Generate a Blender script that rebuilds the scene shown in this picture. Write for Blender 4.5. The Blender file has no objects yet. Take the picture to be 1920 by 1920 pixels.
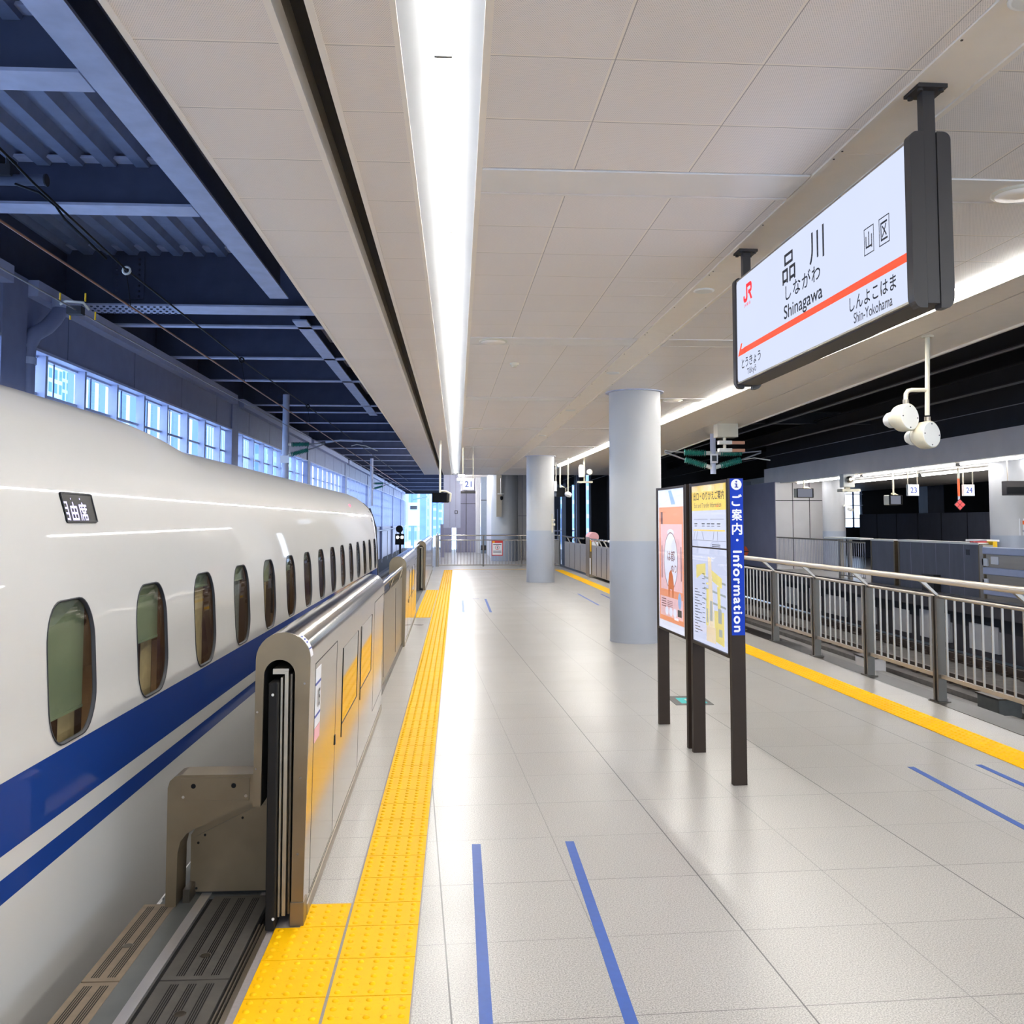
import bpy, bmesh, math, random
from mathutils import Vector, Matrix
random.seed(7)
PI = math.pi
SC = bpy.context.scene
COL = SC.collection
WL = {}          # world location of every empty / object, for building children in world coordinates

# ------------------------------------------------------------------ colours and materials
def lin(c):
    return tuple((v/255/12.92 if v/255 <= .04045 else ((v/255+.055)/1.055)**2.4) for v in c)

class N:
    """tiny node helper"""
    def __init__(s, nt): s.nt = nt
    def new(s, t, **kw):
        n = s.nt.nodes.new(t)
        for k, v in kw.items(): setattr(n, k, v)
        return n
    def link(s, a, b): s.nt.links.new(a, b)
    def math(s, op, a, b=None, c=None):
        n = s.new('ShaderNodeMath', operation=op)
        for i, v in enumerate((a, b, c)):
            if v is None: continue
            if isinstance(v, (int, float)): n.inputs[i].default_value = v
            else: s.link(v, n.inputs[i])
        return n.outputs[0]
    def line(s, coord, pitch, off, w):
        """1 on a joint of width w every pitch"""
        f = s.math('FRACT', s.math('DIVIDE', s.math('SUBTRACT', coord, off), pitch))
        d = s.math('ABSOLUTE', s.math('SUBTRACT', f, .5))
        return s.math('GREATER_THAN', d, .5-w/pitch/2)
    def mix(s, fac, a, b):
        n = s.new('ShaderNodeMix', data_type='RGBA')
        for k, v in ((0, fac), (6, a), (7, b)):
            if isinstance(v, (int, float)): n.inputs[k].default_value = v
            elif isinstance(v, tuple): n.inputs[k].default_value = (*v[:3], 1)
            else: s.link(v, n.inputs[k])
        return n.outputs[2]

def mat(name, rgb, rough=.5, metal=0., spec=.5, noise=.04, nscale=8., emit=None, estr=0., coat=0., rn=.0, stretch=None, bump=0.):
    m = bpy.data.materials.new(name); m.use_nodes = True
    nt = m.node_tree; h = N(nt); p = nt.nodes['Principled BSDF']
    c = lin(rgb)
    p.inputs['Roughness'].default_value = rough; p.inputs['Metallic'].default_value = metal
    p.inputs['Specular IOR Level'].default_value = spec
    p.inputs['Coat Weight'].default_value = coat; p.inputs['Coat Roughness'].default_value = .08
    tc = h.new('ShaderNodeTexCoord'); co = tc.outputs['Object']
    if stretch:
        mp = h.new('ShaderNodeMapping'); mp.inputs['Scale'].default_value = stretch
        h.link(co, mp.inputs['Vector']); co = mp.outputs['Vector']
    nz = h.new('ShaderNodeTexNoise'); nz.inputs['Scale'].default_value = nscale; nz.inputs['Detail'].default_value = 4
    h.link(co, nz.inputs['Vector'])
    col = h.mix(nz.outputs['Fac'], tuple(max(0, v*(1-noise*2)) for v in c), tuple(min(1, v*(1+noise*2)) for v in c))
    h.link(col, p.inputs['Base Color'])
    if rn:
        h.link(h.math('MULTIPLY_ADD', nz.outputs['Fac'], rn*2, rough-rn), p.inputs['Roughness'])
    if bump:
        b = h.new('ShaderNodeBump'); b.inputs['Strength'].default_value = bump; b.inputs['Distance'].default_value = .01
        h.link(nz.outputs['Fac'], b.inputs['Height']); h.link(b.outputs['Normal'], p.inputs['Normal'])
    if emit:
        p.inputs['Emission Color'].default_value = (*lin(emit), 1); p.inputs['Emission Strength'].default_value = estr
    m.diffuse_color = (*c, 1)
    return m

M = {}
def defmat(key, *a, **k): M[key] = mat(key, *a, **k)

defmat('white_paint', (232, 230, 226), .3)
defmat('steel', (168, 158, 142), .38, metal=1, noise=.06, nscale=3, rn=.06, stretch=(1, .2, 6))
defmat('steel_polished', (196, 188, 178), .13, metal=1, noise=.04, nscale=2, rn=.03)
defmat('steel_mirror', (205, 200, 192), .035, metal=1, noise=.02)
defmat('steel_dark', (92, 84, 74), .35, metal=.9, noise=.08, nscale=5)
defmat('steel_brown', (122, 108, 87), .36, metal=.75, noise=.1, nscale=6, rn=.08)
defmat('handrail_steel', (206, 197, 184), .34, metal=.6, noise=.03)
defmat('post_steel', (104, 98, 90), .4, metal=.7, noise=.06)
defmat('fence_steel', (172, 164, 153), .36, metal=.7, noise=.06)
defmat('rubber', (20, 18, 17), .55, spec=.2, noise=.1)
defmat('underplat', (74, 70, 74), .8, noise=.2, nscale=3)
defmat('black', (8, 8, 10), .4, spec=.15, noise=.05)
defmat('gap_black', (10, 10, 12), .8)
defmat('dark_brown', (46, 36, 29), .5, spec=.2, noise=.06, nscale=12)
defmat('sign_case', (54, 50, 48), .4, spec=.3, noise=.04)
defmat('blue_panel', (0, 50, 164), .5, spec=.2, noise=.02)
defmat('tape_blue', (34, 78, 158), .5, noise=.08, nscale=30)
defmat('column_upper', (180, 180, 180), .42, noise=.03, nscale=2)
defmat('column_lower', (160, 166, 178), .38, noise=.03, nscale=2)
defmat('cream', (216, 208, 184), .4, noise=.03)
defmat('lamp_white', (236, 234, 226), .3, noise=.02)
defmat('ceiling_trim', (250, 240, 225), .42, noise=.02)
defmat('ceiling_band', (236, 230, 222), .35, noise=.03, nscale=3)
defmat('roof_steel', (186, 190, 210), .5, metal=0, noise=.14, nscale=4, rn=.1)
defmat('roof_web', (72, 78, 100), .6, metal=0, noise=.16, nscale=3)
defmat('roof_deck', (128, 138, 164), .55, metal=0, noise=.12, nscale=5)
defmat('roof_dark', (40, 40, 46), .7, noise=.14, nscale=3)
defmat('wall_steel', (136, 140, 168), .5, noise=.08, nscale=4)
defmat('mullion', (186, 190, 214), .45, noise=.05)
defmat('ballast', (74, 70, 68), .95, noise=.35, nscale=45, bump=.6)
defmat('track_concrete', (108, 104, 100), .9, noise=.2, nscale=6, bump=.2)
defmat('rail_steel', (92, 80, 72), .45, metal=.8, noise=.2, nscale=8)
defmat('concrete', (150, 146, 142), .8, noise=.08, nscale=3)
defmat('wall_panel', (222, 218, 216), .5, noise=.04, nscale=2)
defmat('wall_bluegrey', (172, 173, 190), .5, noise=.05, nscale=2)
defmat('wall_grey', (146, 142, 158), .55, noise=.06, nscale=2)
defmat('wall_teal', (140, 150, 162), .5, noise=.05)
defmat('opp_fascia', (240, 229, 220), .6, noise=.05, nscale=2)
defmat('opp_ceiling', (196, 190, 182), .5, noise=.03)
defmat('gate_back', (88, 90, 102), .5, noise=.12, nscale=5, stretch=(1, 1, .3))
defmat('gate_blue', (176, 184, 212), .35, metal=0, noise=.04)
defmat('yellow_paint', (246, 196, 12), .5, noise=.03)
defmat('copper', (170, 120, 92), .4, metal=.9)
defmat('wire_grey', (150, 150, 156), .5, metal=.6)
defmat('insulator_green', (14, 120, 108), .35, noise=.06)
defmat('ceramic', (214, 212, 204), .35)
defmat('sticker_white', (228, 228, 232), .45, noise=.02)
defmat('ink', (40, 40, 44), .5)
defmat('ink_blue', (52, 62, 150), .5)
defmat('red', (206, 44, 40), .5, noise=.03)
defmat('orange', (236, 96, 40), .5, noise=.03)
defmat('diamond_red', (236, 92, 92), .5, noise=.03)
defmat('pink', (232, 172, 176), .5)
defmat('sidewall', (150, 140, 124), .5)
# train
defmat('train_rubber', (36, 38, 44), .6)
defmat('train_curtain', (206, 182, 140), .8, noise=.12, nscale=20)
defmat('train_curtain_striped', (150, 150, 150), .8, noise=.2, nscale=30)
defmat('train_blind', (136, 148, 122), .7, noise=.08, nscale=6)
defmat('train_seat', (98, 74, 58), .8, noise=.15)
defmat('train_inside', (108, 88, 70), .8, noise=.1)
# plates by the train
defmat('plate_brown', (126, 111, 92), .55, metal=.2, noise=.16, nscale=14)
defmat('plate_grey', (88, 84, 79), .5, metal=.3, noise=.14, nscale=14)
defmat('plate_slate', (94, 96, 94), .45, metal=.3, noise=.12, nscale=9)
defmat('plate_silver', (206, 202, 200), .34, metal=.8, noise=.05, nscale=4)
defmat('granite_strip', (140, 132, 132), .6, noise=.1, nscale=60)
# outside
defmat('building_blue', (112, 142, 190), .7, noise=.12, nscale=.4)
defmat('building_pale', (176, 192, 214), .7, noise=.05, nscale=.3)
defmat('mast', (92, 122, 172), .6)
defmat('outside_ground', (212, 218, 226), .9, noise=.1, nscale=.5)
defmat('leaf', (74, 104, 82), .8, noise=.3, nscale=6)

def emissive(name, rgb, s):
    m = bpy.data.materials.new(name); m.use_nodes = True
    nt = m.node_tree; nt.nodes.clear(); h = N(nt)
    o = h.new('ShaderNodeOutputMaterial'); e = h.new('ShaderNodeEmission')
    e.inputs[0].default_value = (*lin(rgb), 1); e.inputs[1].default_value = s
    tc = h.new('ShaderNodeTexCoord'); nz = h.new('ShaderNodeTexNoise'); nz.inputs['Scale'].default_value = 3
    h.link(tc.outputs['Object'], nz.inputs['Vector'])
    h.link(h.math('MULTIPLY_ADD', nz.outputs['Fac'], s*.04, s*.98), e.inputs[1])
    h.link(e.outputs[0], o.inputs[0]); M[name] = m
emissive('tube_glow', (255, 253, 247), 31)
defmat('trough_greyed', (158, 160, 163), .35, noise=.02)  # white reflector paint greyed so the tube light does not burn it out
emissive('tube_glow_right', (255, 253, 248), 21)
emissive('opp_tube_glow', (252, 252, 255), 16)
emissive('cabin_glow', (255, 226, 186), 3.0)
emissive('far_lamp', (250, 248, 250), 260)
emissive('down_glow', (240, 240, 255), 1.0)
emissive('sign_glow', (220, 229, 255), .40)
emissive('number_glow', (226, 236, 255), .62)
emissive('led', (206, 200, 255), .8)
emissive('lamp_red', (255, 60, 80), 3)
emissive('signal_white', (255, 244, 230), 4)
emissive('screen', (150, 154, 170), .25)
emissive('exit_glow', (120, 220, 214), .35)
emissive('small_orange', (255, 130, 60), 1.5)
emissive('board_glow', (222, 230, 255), .48)

def glass(name, tint, gloss=.12, alpha=.85):
    m = bpy.data.materials.new(name); m.use_nodes = True
    nt = m.node_tree; nt.nodes.clear(); h = N(nt)
    o = h.new('ShaderNodeOutputMaterial'); t = h.new('ShaderNodeBsdfTransparent'); g = h.new('ShaderNodeBsdfGlossy')
    mx = h.new('ShaderNodeMixShader'); lw = h.new('ShaderNodeLayerWeight'); lw.inputs['Blend'].default_value = .5
    fr = h.math('MULTIPLY_ADD', h.math('POWER', lw.outputs['Facing'], 5), .4, .03+gloss)
    tc = h.new('ShaderNodeTexCoord'); nz = h.new('ShaderNodeTexNoise'); nz.inputs['Scale'].default_value = 2
    h.link(tc.outputs['Object'], nz.inputs['Vector'])
    c = lin(tint)
    h.link(h.mix(nz.outputs['Fac'], tuple(v*.97 for v in c), c), t.inputs[0])
    g.inputs['Roughness'].default_value = .02
    h.link(fr, mx.inputs[0])
    h.link(t.outputs[0], mx.inputs[1]); h.link(g.outputs[0], mx.inputs[2]); h.link(mx.outputs[0], o.inputs[0])
    M[name] = m
glass('glass_clear', (236, 242, 250), .0)
glass('glass_train', (222, 224, 216), .05)
glass('glass_board', (250, 250, 252), .015)

def ceiling_mat(name, rgb, px, ox, py, oy, jx=.010, jy=.010, dot=.0092, jcol=(250, 240, 226), period=0, pstart=0):
    m = bpy.data.materials.new(name); m.use_nodes = True
    nt = m.node_tree; h = N(nt); p = nt.nodes['Principled BSDF']
    tc = h.new('ShaderNodeTexCoord'); sp = h.new('ShaderNodeSeparateXYZ'); h.link(tc.outputs['Object'], sp.inputs[0])
    X, Y = sp.outputs[0], sp.outputs[1]
    if period: Y = h.math('MULTIPLY', h.math('FRACT', h.math('DIVIDE', h.math('SUBTRACT', Y, pstart), period)), period)
    row = h.math('FLOOR', h.math('DIVIDE', Y, dot*.87))
    fx = h.math('SUBTRACT', h.math('FRACT', h.math('MULTIPLY_ADD', row, .5, h.math('DIVIDE', X, dot))), .5)
    fy = h.math('SUBTRACT', h.math('FRACT', h.math('DIVIDE', Y, dot*.87)), .5)
    d2 = h.math('ADD', h.math('MULTIPLY', fx, fx), h.math('MULTIPLY', fy, fy))
    hole = h.math('LESS_THAN', d2, .075)
    joint = h.line(Y, py, oy, jy)
    dark = h.line(Y, py, oy+jy*.9, jy*.45)
    if px:
        joint = h.math('MAXIMUM', joint, h.line(X, px, ox, jx)); dark = h.math('MAXIMUM', dark, h.line(X, px, ox+jx*.9, jx*.45))
    nz = h.new('ShaderNodeTexNoise'); nz.inputs['Scale'].default_value = .9; h.link(tc.outputs['Object'], nz.inputs['Vector'])
    c = lin(rgb)
    base = h.mix(nz.outputs['Fac'], tuple(v*.96 for v in c), tuple(v*1.04 for v in c))
    # every panel a slightly different shade
    cell = h.new('ShaderNodeTexWhiteNoise', noise_dimensions='2D'); cb = h.new('ShaderNodeCombineXYZ')
    h.link(h.math('FLOOR', h.math('DIVIDE', h.math('SUBTRACT', X, ox), px or 5.)), cb.inputs[0]); h.link(h.math('FLOOR', h.math('DIVIDE', h.math('SUBTRACT', Y, oy), py)), cb.inputs[1])
    h.link(cb.outputs[0], cell.inputs['Vector'])
    base = h.mix(h.math('MULTIPLY', cell.outputs['Value'], .06), base, tuple(v*.6 for v in c))
    base = h.mix(h.math('MULTIPLY', hole, .48), base, tuple(v*.28 for v in c))
    base = h.mix(joint, base, lin(jcol)); base = h.mix(h.math('MULTIPLY', dark, .7), base, lin((120, 110, 100)))
    h.link(base, p.inputs['Base Color']); p.inputs['Roughness'].default_value = .4
    M[name] = m

def floor_mat(name, rgb, px, ox, py, oy, strong=True, jw=.005, jcol=(58, 56, 58), speck=.75):
    """stone slabs: thin joints, every second one darker, fine speckle"""
    m = bpy.data.materials.new(name); m.use_nodes = True
    nt = m.node_tree; h = N(nt); p = nt.nodes['Principled BSDF']
    tc = h.new('ShaderNodeTexCoord'); sp = h.new('ShaderNodeSeparateXYZ'); h.link(tc.outputs['Object'], sp.inputs[0])
    X, Y = sp.outputs[0], sp.outputs[1]
    j = h.math('MULTIPLY', h.line(Y, py, oy, jw), .42 if strong else .6)
    if px: j = h.math('MAXIMUM', j, h.math('MULTIPLY', h.line(X, px, ox, jw), .42))
    if strong:
        j = h.math('MAXIMUM', j, h.math('MULTIPLY', h.line(Y, py*2, oy, jw), .62))
        j = h.math('MAXIMUM', j, h.math('MULTIPLY', h.line(X, px*2, ox, jw*1.3), .95))
    c = lin(rgb)
    n1 = h.new('ShaderNodeTexNoise'); n1.inputs['Scale'].default_value = 170; n1.inputs['Detail'].default_value = 3; h.link(tc.outputs['Object'], n1.inputs['Vector'])
    n2 = h.new('ShaderNodeTexNoise'); n2.inputs['Scale'].default_value = 1.1; h.link(tc.outputs['Object'], n2.inputs['Vector'])
    rp = h.new('ShaderNodeMapRange'); rp.inputs[1].default_value = .36; rp.inputs[2].default_value = .64; h.link(n1.outputs['Fac'], rp.inputs[0])
    base = h.mix(rp.outputs[0], tuple(v*(1-speck*.55) for v in c), tuple(min(1, v*(1+speck*.4)) for v in c))
    cell = h.new('ShaderNodeTexWhiteNoise', noise_dimensions='2D'); cb = h.new('ShaderNodeCombineXYZ')
    h.link(h.math('FLOOR', h.math('DIVIDE', h.math('SUBTRACT', X, ox), px or 9.)), cb.inputs[0]); h.link(h.math('FLOOR', h.math('DIVIDE', h.math('SUBTRACT', Y, oy), py)), cb.inputs[1])
    h.link(cb.outputs[0], cell.inputs['Vector'])
    base = h.mix(h.math('MULTIPLY', cell.outputs['Value'], .10), base, tuple(v*.62*t for v, t in zip(c, (1.06, 1, .98))))
    base = h.mix(h.math('MULTIPLY', n2.outputs['Fac'], .12), base, tuple(v*.75 for v in c))
    base = h.mix(j, base, lin(jcol))
    h.link(base, p.inputs['Base Color'])
    h.link(h.math('MULTIPLY_ADD', n2.outputs['Fac'], .14, .24), p.inputs['Roughness'])
    p.inputs['Specular IOR Level'].default_value = .38
    M[name] = m

def tactile_mat():
    m = bpy.data.materials.new('tactile_yellow'); m.use_nodes = True
    nt = m.node_tree; h = N(nt); p = nt.nodes['Principled BSDF']
    tc = h.new('ShaderNodeTexCoord'); c = lin((240, 182, 0))
    n1 = h.new('ShaderNodeTexNoise'); n1.inputs['Scale'].default_value = 2.2; n1.inputs['Detail'].default_value = 5; h.link(tc.outputs['Object'], n1.inputs['Vector'])
    n2 = h.new('ShaderNodeTexNoise'); n2.inputs['Scale'].default_value = 55; n2.inputs['Detail'].default_value = 3; h.link(tc.outputs['Object'], n2.inputs['Vector'])
    base = h.mix(n1.outputs['Fac'], tuple(v*1.04 for v in c), tuple(v*.93 for v in c))
    dirt = h.new('ShaderNodeMapRange'); dirt.inputs[1].default_value = .62; dirt.inputs[2].default_value = .8; h.link(n2.outputs['Fac'], dirt.inputs[0])
    base = h.mix(h.math('MULTIPLY', dirt.outputs[0], .35), base, lin((128, 96, 10)))
    h.link(base, p.inputs['Base Color']); p.inputs['Roughness'].default_value = .55; p.inputs['Specular IOR Level'].default_value = .15
    M['tactile_yellow'] = m
tactile_mat()

def train_paint():
    """white body with the two blue bands of the livery, by height"""
    m = bpy.data.materials.new('train_paint'); m.use_nodes = True
    nt = m.node_tree; h = N(nt); p = nt.nodes['Principled BSDF']
    tc = h.new('ShaderNodeTexCoord'); sp = h.new('ShaderNodeSeparateXYZ'); h.link(tc.outputs['Object'], sp.inputs[0])
    Z = sp.outputs[2]
    def band(a, b): return h.math('MULTIPLY', h.math('GREATER_THAN', Z, a), h.math('LESS_THAN', Z, b))
    f = h.math('ADD', band(1.745, 2.001), band(1.576, 1.663))      # heights above the rail
    nz = h.new('ShaderNodeTexNoise'); nz.inputs['Scale'].default_value = 1.5; h.link(tc.outputs['Object'], nz.inputs['Vector'])
    w = lin((198, 196, 193)); b = lin((16, 54, 128))
    white = h.mix(nz.outputs['Fac'], tuple(v*.97 for v in w), w)
    dirt = h.new('ShaderNodeMapRange'); dirt.inputs[1].default_value = .3; dirt.inputs[2].default_value = -.6; h.link(Z, dirt.inputs[0])
    h.link(h.mix(f, white, b), p.inputs['Base Color'])
    p.inputs['Roughness'].default_value = .6; p.inputs['Specular IOR Level'].default_value = .1; p.inputs['Coat Weight'].default_value = .55; p.inputs['Coat Roughness'].default_value = .025
    M['train_paint'] = m
train_paint()

def facade_mat(name, rgb, glassrgb, pw, ph):
    m = bpy.data.materials.new(name); m.use_nodes = True
    nt = m.node_tree; h = N(nt); p = nt.nodes['Principled BSDF']
    tc = h.new('ShaderNodeTexCoord'); sp = h.new('ShaderNodeSeparateXYZ'); h.link(tc.outputs['Object'], sp.inputs[0])
    s = h.math('ADD', sp.outputs[0], sp.outputs[1])
    f = h.math('MAXIMUM', h.line(s, pw, 0, pw*.35), h.line(sp.outputs[2], ph, 0, ph*.3))
    h.link(h.mix(f, lin(glassrgb), lin(rgb)), p.inputs['Base Color']); p.inputs['Roughness'].default_value = .5
    M[name] = m
facade_mat('facade_grid', (206, 220, 232), (92, 146, 186), 1.4, 1.6)
facade_mat('facade_lines', (214, 222, 236), (110, 136, 196), .9, 40)
facade_mat('facade_block', (156, 178, 212), (104, 136, 188), 3, 3)

# ------------------------------------------------------------------ mesh building
class MB:
    def __init__(s): s.v = []; s.f = []; s.sm = []
    def add(s, vs, fs, smooth=False):
        o = len(s.v); s.v += [tuple(v) for v in vs]
        for f in fs: s.f.append(tuple(o+i for i in f)); s.sm.append(smooth)
        return s
    def box(s, x0, x1, y0, y1, z0, z1):
        x0, x1 = sorted((x0, x1)); y0, y1 = sorted((y0, y1)); z0, z1 = sorted((z0, z1))
        v = [(x0,y0,z0),(x1,y0,z0),(x1,y1,z0),(x0,y1,z0),(x0,y0,z1),(x1,y0,z1),(x1,y1,z1),(x0,y1,z1)]
        return s.add(v, [(3,2,1,0),(4,5,6,7),(0,1,5,4),(1,2,6,5),(2,3,7,6),(3,0,4,7)])
    def hexa(s, a, b):
        """two quads (a below/behind b), joined"""
        return s.add(list(a)+list(b), [(3,2,1,0),(4,5,6,7),(0,1,5,4),(1,2,6,5),(2,3,7,6),(3,0,4,7)])
    def loop(s, rings, closed=True, smooth=False, cap0=False, cap1=False):
        n = len(rings[0]); o = len(s.v)
        for r in rings: s.v += [tuple(p) for p in r]
        m = n if closed else n-1
        for k in range(len(rings)-1):
            for i in range(m):
                j = (i+1) % n
                s.f.append((o+k*n+i, o+k*n+j, o+(k+1)*n+j, o+(k+1)*n+i)); s.sm.append(smooth)
        for c, r in ((cap0, rings[0]), (cap1, rings[-1])):          # caps get vertices of their own, so the sides shade cleanly
            if c: k = len(s.v); s.v += [tuple(p) for p in r]; s.f.append(tuple(range(k, k+n))); s.sm.append(False)
        return s
    def cyl(s, p0, p1, r, n=12, r1=None, caps=True, smooth=True):
        p0, p1 = Vector(p0), Vector(p1); d = (p1-p0).normalized()
        a = d.orthogonal().normalized(); b = d.cross(a)
        r1 = r if r1 is None else r1
        R = [[p + (a*math.cos(2*PI*i/n) + b*math.sin(2*PI*i/n))*rr for i in range(n)] for p, rr in ((p0, r), (p1, r1))]
        return s.loop(R, True, smooth, caps, caps)
    def tube(s, pts, r, n=8, caps=True):
        pts = [Vector(p) for p in pts]; rings = []
        up = None
        for i, p in enumerate(pts):
            d = ((pts[min(i+1, len(pts)-1)]-p).normalized() + (p-pts[max(i-1, 0)]).normalized()).normalized()
            if up is None: up = d.orthogonal().normalized()
            a = (up - d*up.dot(d)).normalized(); up = a; b = d.cross(a)
            rings.append([p+(a*math.cos(2*PI*k/n)+b*math.sin(2*PI*k/n))*r for k in range(n)])
        return s.loop(rings, True, True, caps, caps)
    def prism(s, pts, d, smooth=False):
        """closed outline pts (3-D) pushed along vector d"""
        d = Vector(d); n = len(pts); a = [Vector(p) for p in pts]; b = [p+d for p in a]
        return s.loop([a, b], True, smooth, True, True)
    def lathe(s, c, axis, prof, n=16, smooth=True):
        """prof = [(radius, distance along axis)]"""
        c = Vector(c); d = Vector(axis).normalized(); a = d.orthogonal().normalized(); b = d.cross(a)
        return s.loop([[c+d*t+(a*math.cos(2*PI*i/n)+b*math.sin(2*PI*i/n))*r for i in range(n)] for r, t in prof], True, smooth, True, True)
    def build(s, name, m, parent=None, bevel=0, fix=True, world=True):
        me = bpy.data.meshes.new(name)
        off = Vector(WL.get(parent.name, (0, 0, 0))) if (parent and world) else Vector((0, 0, 0))
        me.from_pydata([Vector(v)-off for v in s.v], [], s.f)
        for p, k in zip(me.polygons, s.sm): p.use_smooth = k
        if fix:
            bm = bmesh.new(); bm.from_mesh(me); bmesh.ops.recalc_face_normals(bm, faces=bm.faces); bm.to_mesh(me); bm.free()
        me.materials.append(M[m] if isinstance(m, str) else m)
        o = bpy.data.objects.new(name, me); COL.objects.link(o)
        if parent: o.parent = parent; WL[o.name] = tuple(off)
        else: WL[o.name] = (0, 0, 0)
        if bevel:
            b = o.modifiers.new('bevel', 'BEVEL'); b.width = bevel; b.segments = 2; b.limit_method = 'ANGLE'
        return o

def tag(o, label=None, cat=None, group=None, kind=None):
    if label: o['label'] = label
    if cat: o['category'] = cat
    if group: o['group'] = group
    if kind: o['kind'] = kind
    return o
def thing(name, label, cat, loc, group=None, kind=None):
    o = bpy.data.objects.new(name, None); COL.objects.link(o); o.location = loc
    o.empty_display_size = .1; WL[o.name] = tuple(loc)
    return tag(o, label, cat, group, kind)
def kids(o): return [c for c in bpy.data.objects if c.parent == o]
def dup(o, loc=None, label=None, parent=None):
    c = o.copy(); COL.objects.link(c)
    if parent: c.parent = parent
    if loc is not None: c.location = loc
    if label: c['label'] = label
    for ch in kids(o):
        if ch != c: dup(ch, None, None, c)
    return c
def struct(mb, name, m, bevel=0):
    o = mb.build(name, m, None, bevel); o['kind'] = 'structure'; return o
def single(mb, name, m, label, cat, group=None, bevel=0, kind=None):
    return tag(mb.build(name, m, None, bevel), label, cat, group, kind)

class Frame:
    """flat drawing surface: o origin, r right, u up, n outward"""
    def __init__(s, o, r, u): s.o = Vector(o); s.r = Vector(r).normalized(); s.u = Vector(u).normalized(); s.n = s.r.cross(s.u)
    def P(s, a, b, d=0): return s.o+s.r*a+s.u*b+s.n*d
    def poly(s, mb, pts, d0, d1): return mb.prism([s.P(a, b, d0) for a, b in pts], s.n*(d1-d0))
    def rect(s, mb, a0, a1, b0, b1, d0, d1): return s.poly(mb, [(a0, b0), (a1, b0), (a1, b1), (a0, b1)], d0, d1)
    def disc(s, mb, a, b, ra, rb, d0, d1, n=24): return s.poly(mb, [(a+ra*math.cos(2*PI*i/n), b+rb*math.sin(2*PI*i/n)) for i in range(n)], d0, d1)
    def outline(s, mb, a0, a1, b0, b1, w, d0, d1):
        for q in ((a0, a1, b0, b0+w), (a0, a1, b1-w, b1), (a0, a0+w, b0+w, b1-w), (a1-w, a1, b0+w, b1-w)): s.rect(mb, *q, d0, d1)

_fc = bpy.data.curves.new('lettering', 'FONT'); _fo = bpy.data.objects.new('lettering', _fc); COL.objects.link(_fo)
def glyphs(body, spacing=1.0):
    _fc.body = body; _fc.align_x = 'LEFT'; _fc.size = 1; _fc.space_character = spacing
    dg = bpy.context.evaluated_depsgraph_get()
    me = bpy.data.meshes.new_from_object(_fo.evaluated_get(dg))
    v = [(p.co.x, p.co.y) for p in me.vertices]; f = [tuple(p.vertices) for p in me.polygons]
    bpy.data.meshes.remove(me); return v, f
def lettering(fr, mb, body, a, b, w, hgt, d, spacing=1.0, bold=0., rot=0):
    """writes body centred on (a, b) of frame fr, stretched to w x hgt"""
    v, f = glyphs(body, spacing)
    if not v: return
    x0, x1 = min(p[0] for p in v), max(p[0] for p in v); y0, y1 = min(p[1] for p in v), max(p[1] for p in v)
    for k, (dx, dy) in enumerate(((0, 0),) if not bold else ((0, 0), (bold, 0), (-bold, 0), (0, bold), (0, -bold))):
        vs = []
        for x, y in v:
            p = ((x-x0)/(x1-x0)-.5)*w+dx; q = ((y-y0)/max(1e-6, y1-y0)-.5)*hgt+dy
            if rot: p, q = q, -p
            vs.append(fr.P(a+p, b+q, d+k*.00004))
        mb.add(vs, f)
ORD = ['first', 'second', 'third', 'fourth', 'fifth', 'sixth', 'seventh', 'eighth', 'ninth', 'tenth', 'eleventh', 'twelfth', 'thirteenth', 'fourteenth', 'fifteenth', 'sixteenth', 'seventeenth', 'eighteenth', 'nineteenth', 'twentieth']
# ------------------------------------------------------------------ camera
F_PX, CX, CY, EYE = 1770., 960., 870., 1.716
TH = math.atan(109/F_PX); YAW = math.atan(103/F_PX*math.cos(TH))
cd = bpy.data.cameras.new('camera'); cam = bpy.data.objects.new('camera', cd); COL.objects.link(cam)
fw = Vector((math.sin(YAW)*math.cos(TH), math.cos(YAW)*math.cos(TH), math.sin(TH)))
rt = Vector((math.cos(YAW), -math.sin(YAW), 0)); up = rt.cross(fw)
cam.matrix_world = Matrix(((rt.x, up.x, -fw.x, 0), (rt.y, up.y, -fw.y, 0), (rt.z, up.z, -fw.z, EYE), (0, 0, 0, 1)))
cd.sensor_width = 36; cd.sensor_fit = 'HORIZONTAL'; cd.lens = F_PX/1920*36
cd.shift_x = 0; cd.shift_y = -(960-CY)/1920
cd.clip_end = 1500; cd.clip_start = .05
SC.camera = cam

CEIL = 3.62
# ------------------------------------------------------------------ floor of the platform
GA = .0483                                             # the slab grid is turned a little against the platform edge
floor_mat('slabs', (168, 165, 162), .626, 1.402, .626, 3.337)
floor_mat('slabs_edge', (168, 163, 158), 0, 0, .3, 4.40, strong=False, jw=.004)
floor_mat('slabs_right', (168, 164, 160), 0, 0, .6, 3.3, strong=False, jw=.004)
def rot_obj(o, a):
    """turn the local axes of a mesh object without moving it"""
    R = Matrix.Rotation(-a, 3, 'Z')
    for v in o.data.vertices: v.co = R @ v.co
    o.rotation_euler.z = a
def fence_x(y):
    P = [(-12, 4.68), (4, 4.66), (9, 4.635), (13.6, 4.60), (20, 4.49), (30, 4.24), (36.8, 4.05), (60, 3.3)]
    for (a, xa), (b, xb) in zip(P, P[1:]):
        if y <= b: return xa+(xb-xa)*(y-a)/(b-a)
    return P[-1][1]
def yel_x(y):
    P = [(-12, 4.42), (3, 4.03), (6.46, 3.94), (12.35, 3.786), (20, 3.68), (33.9, 3.50)]
    for (a, xa), (b, xb) in zip(P, P[1:]):
        if y <= b: return xa+(xb-xa)*(y-a)/(b-a)
    return P[-1][1]
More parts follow.
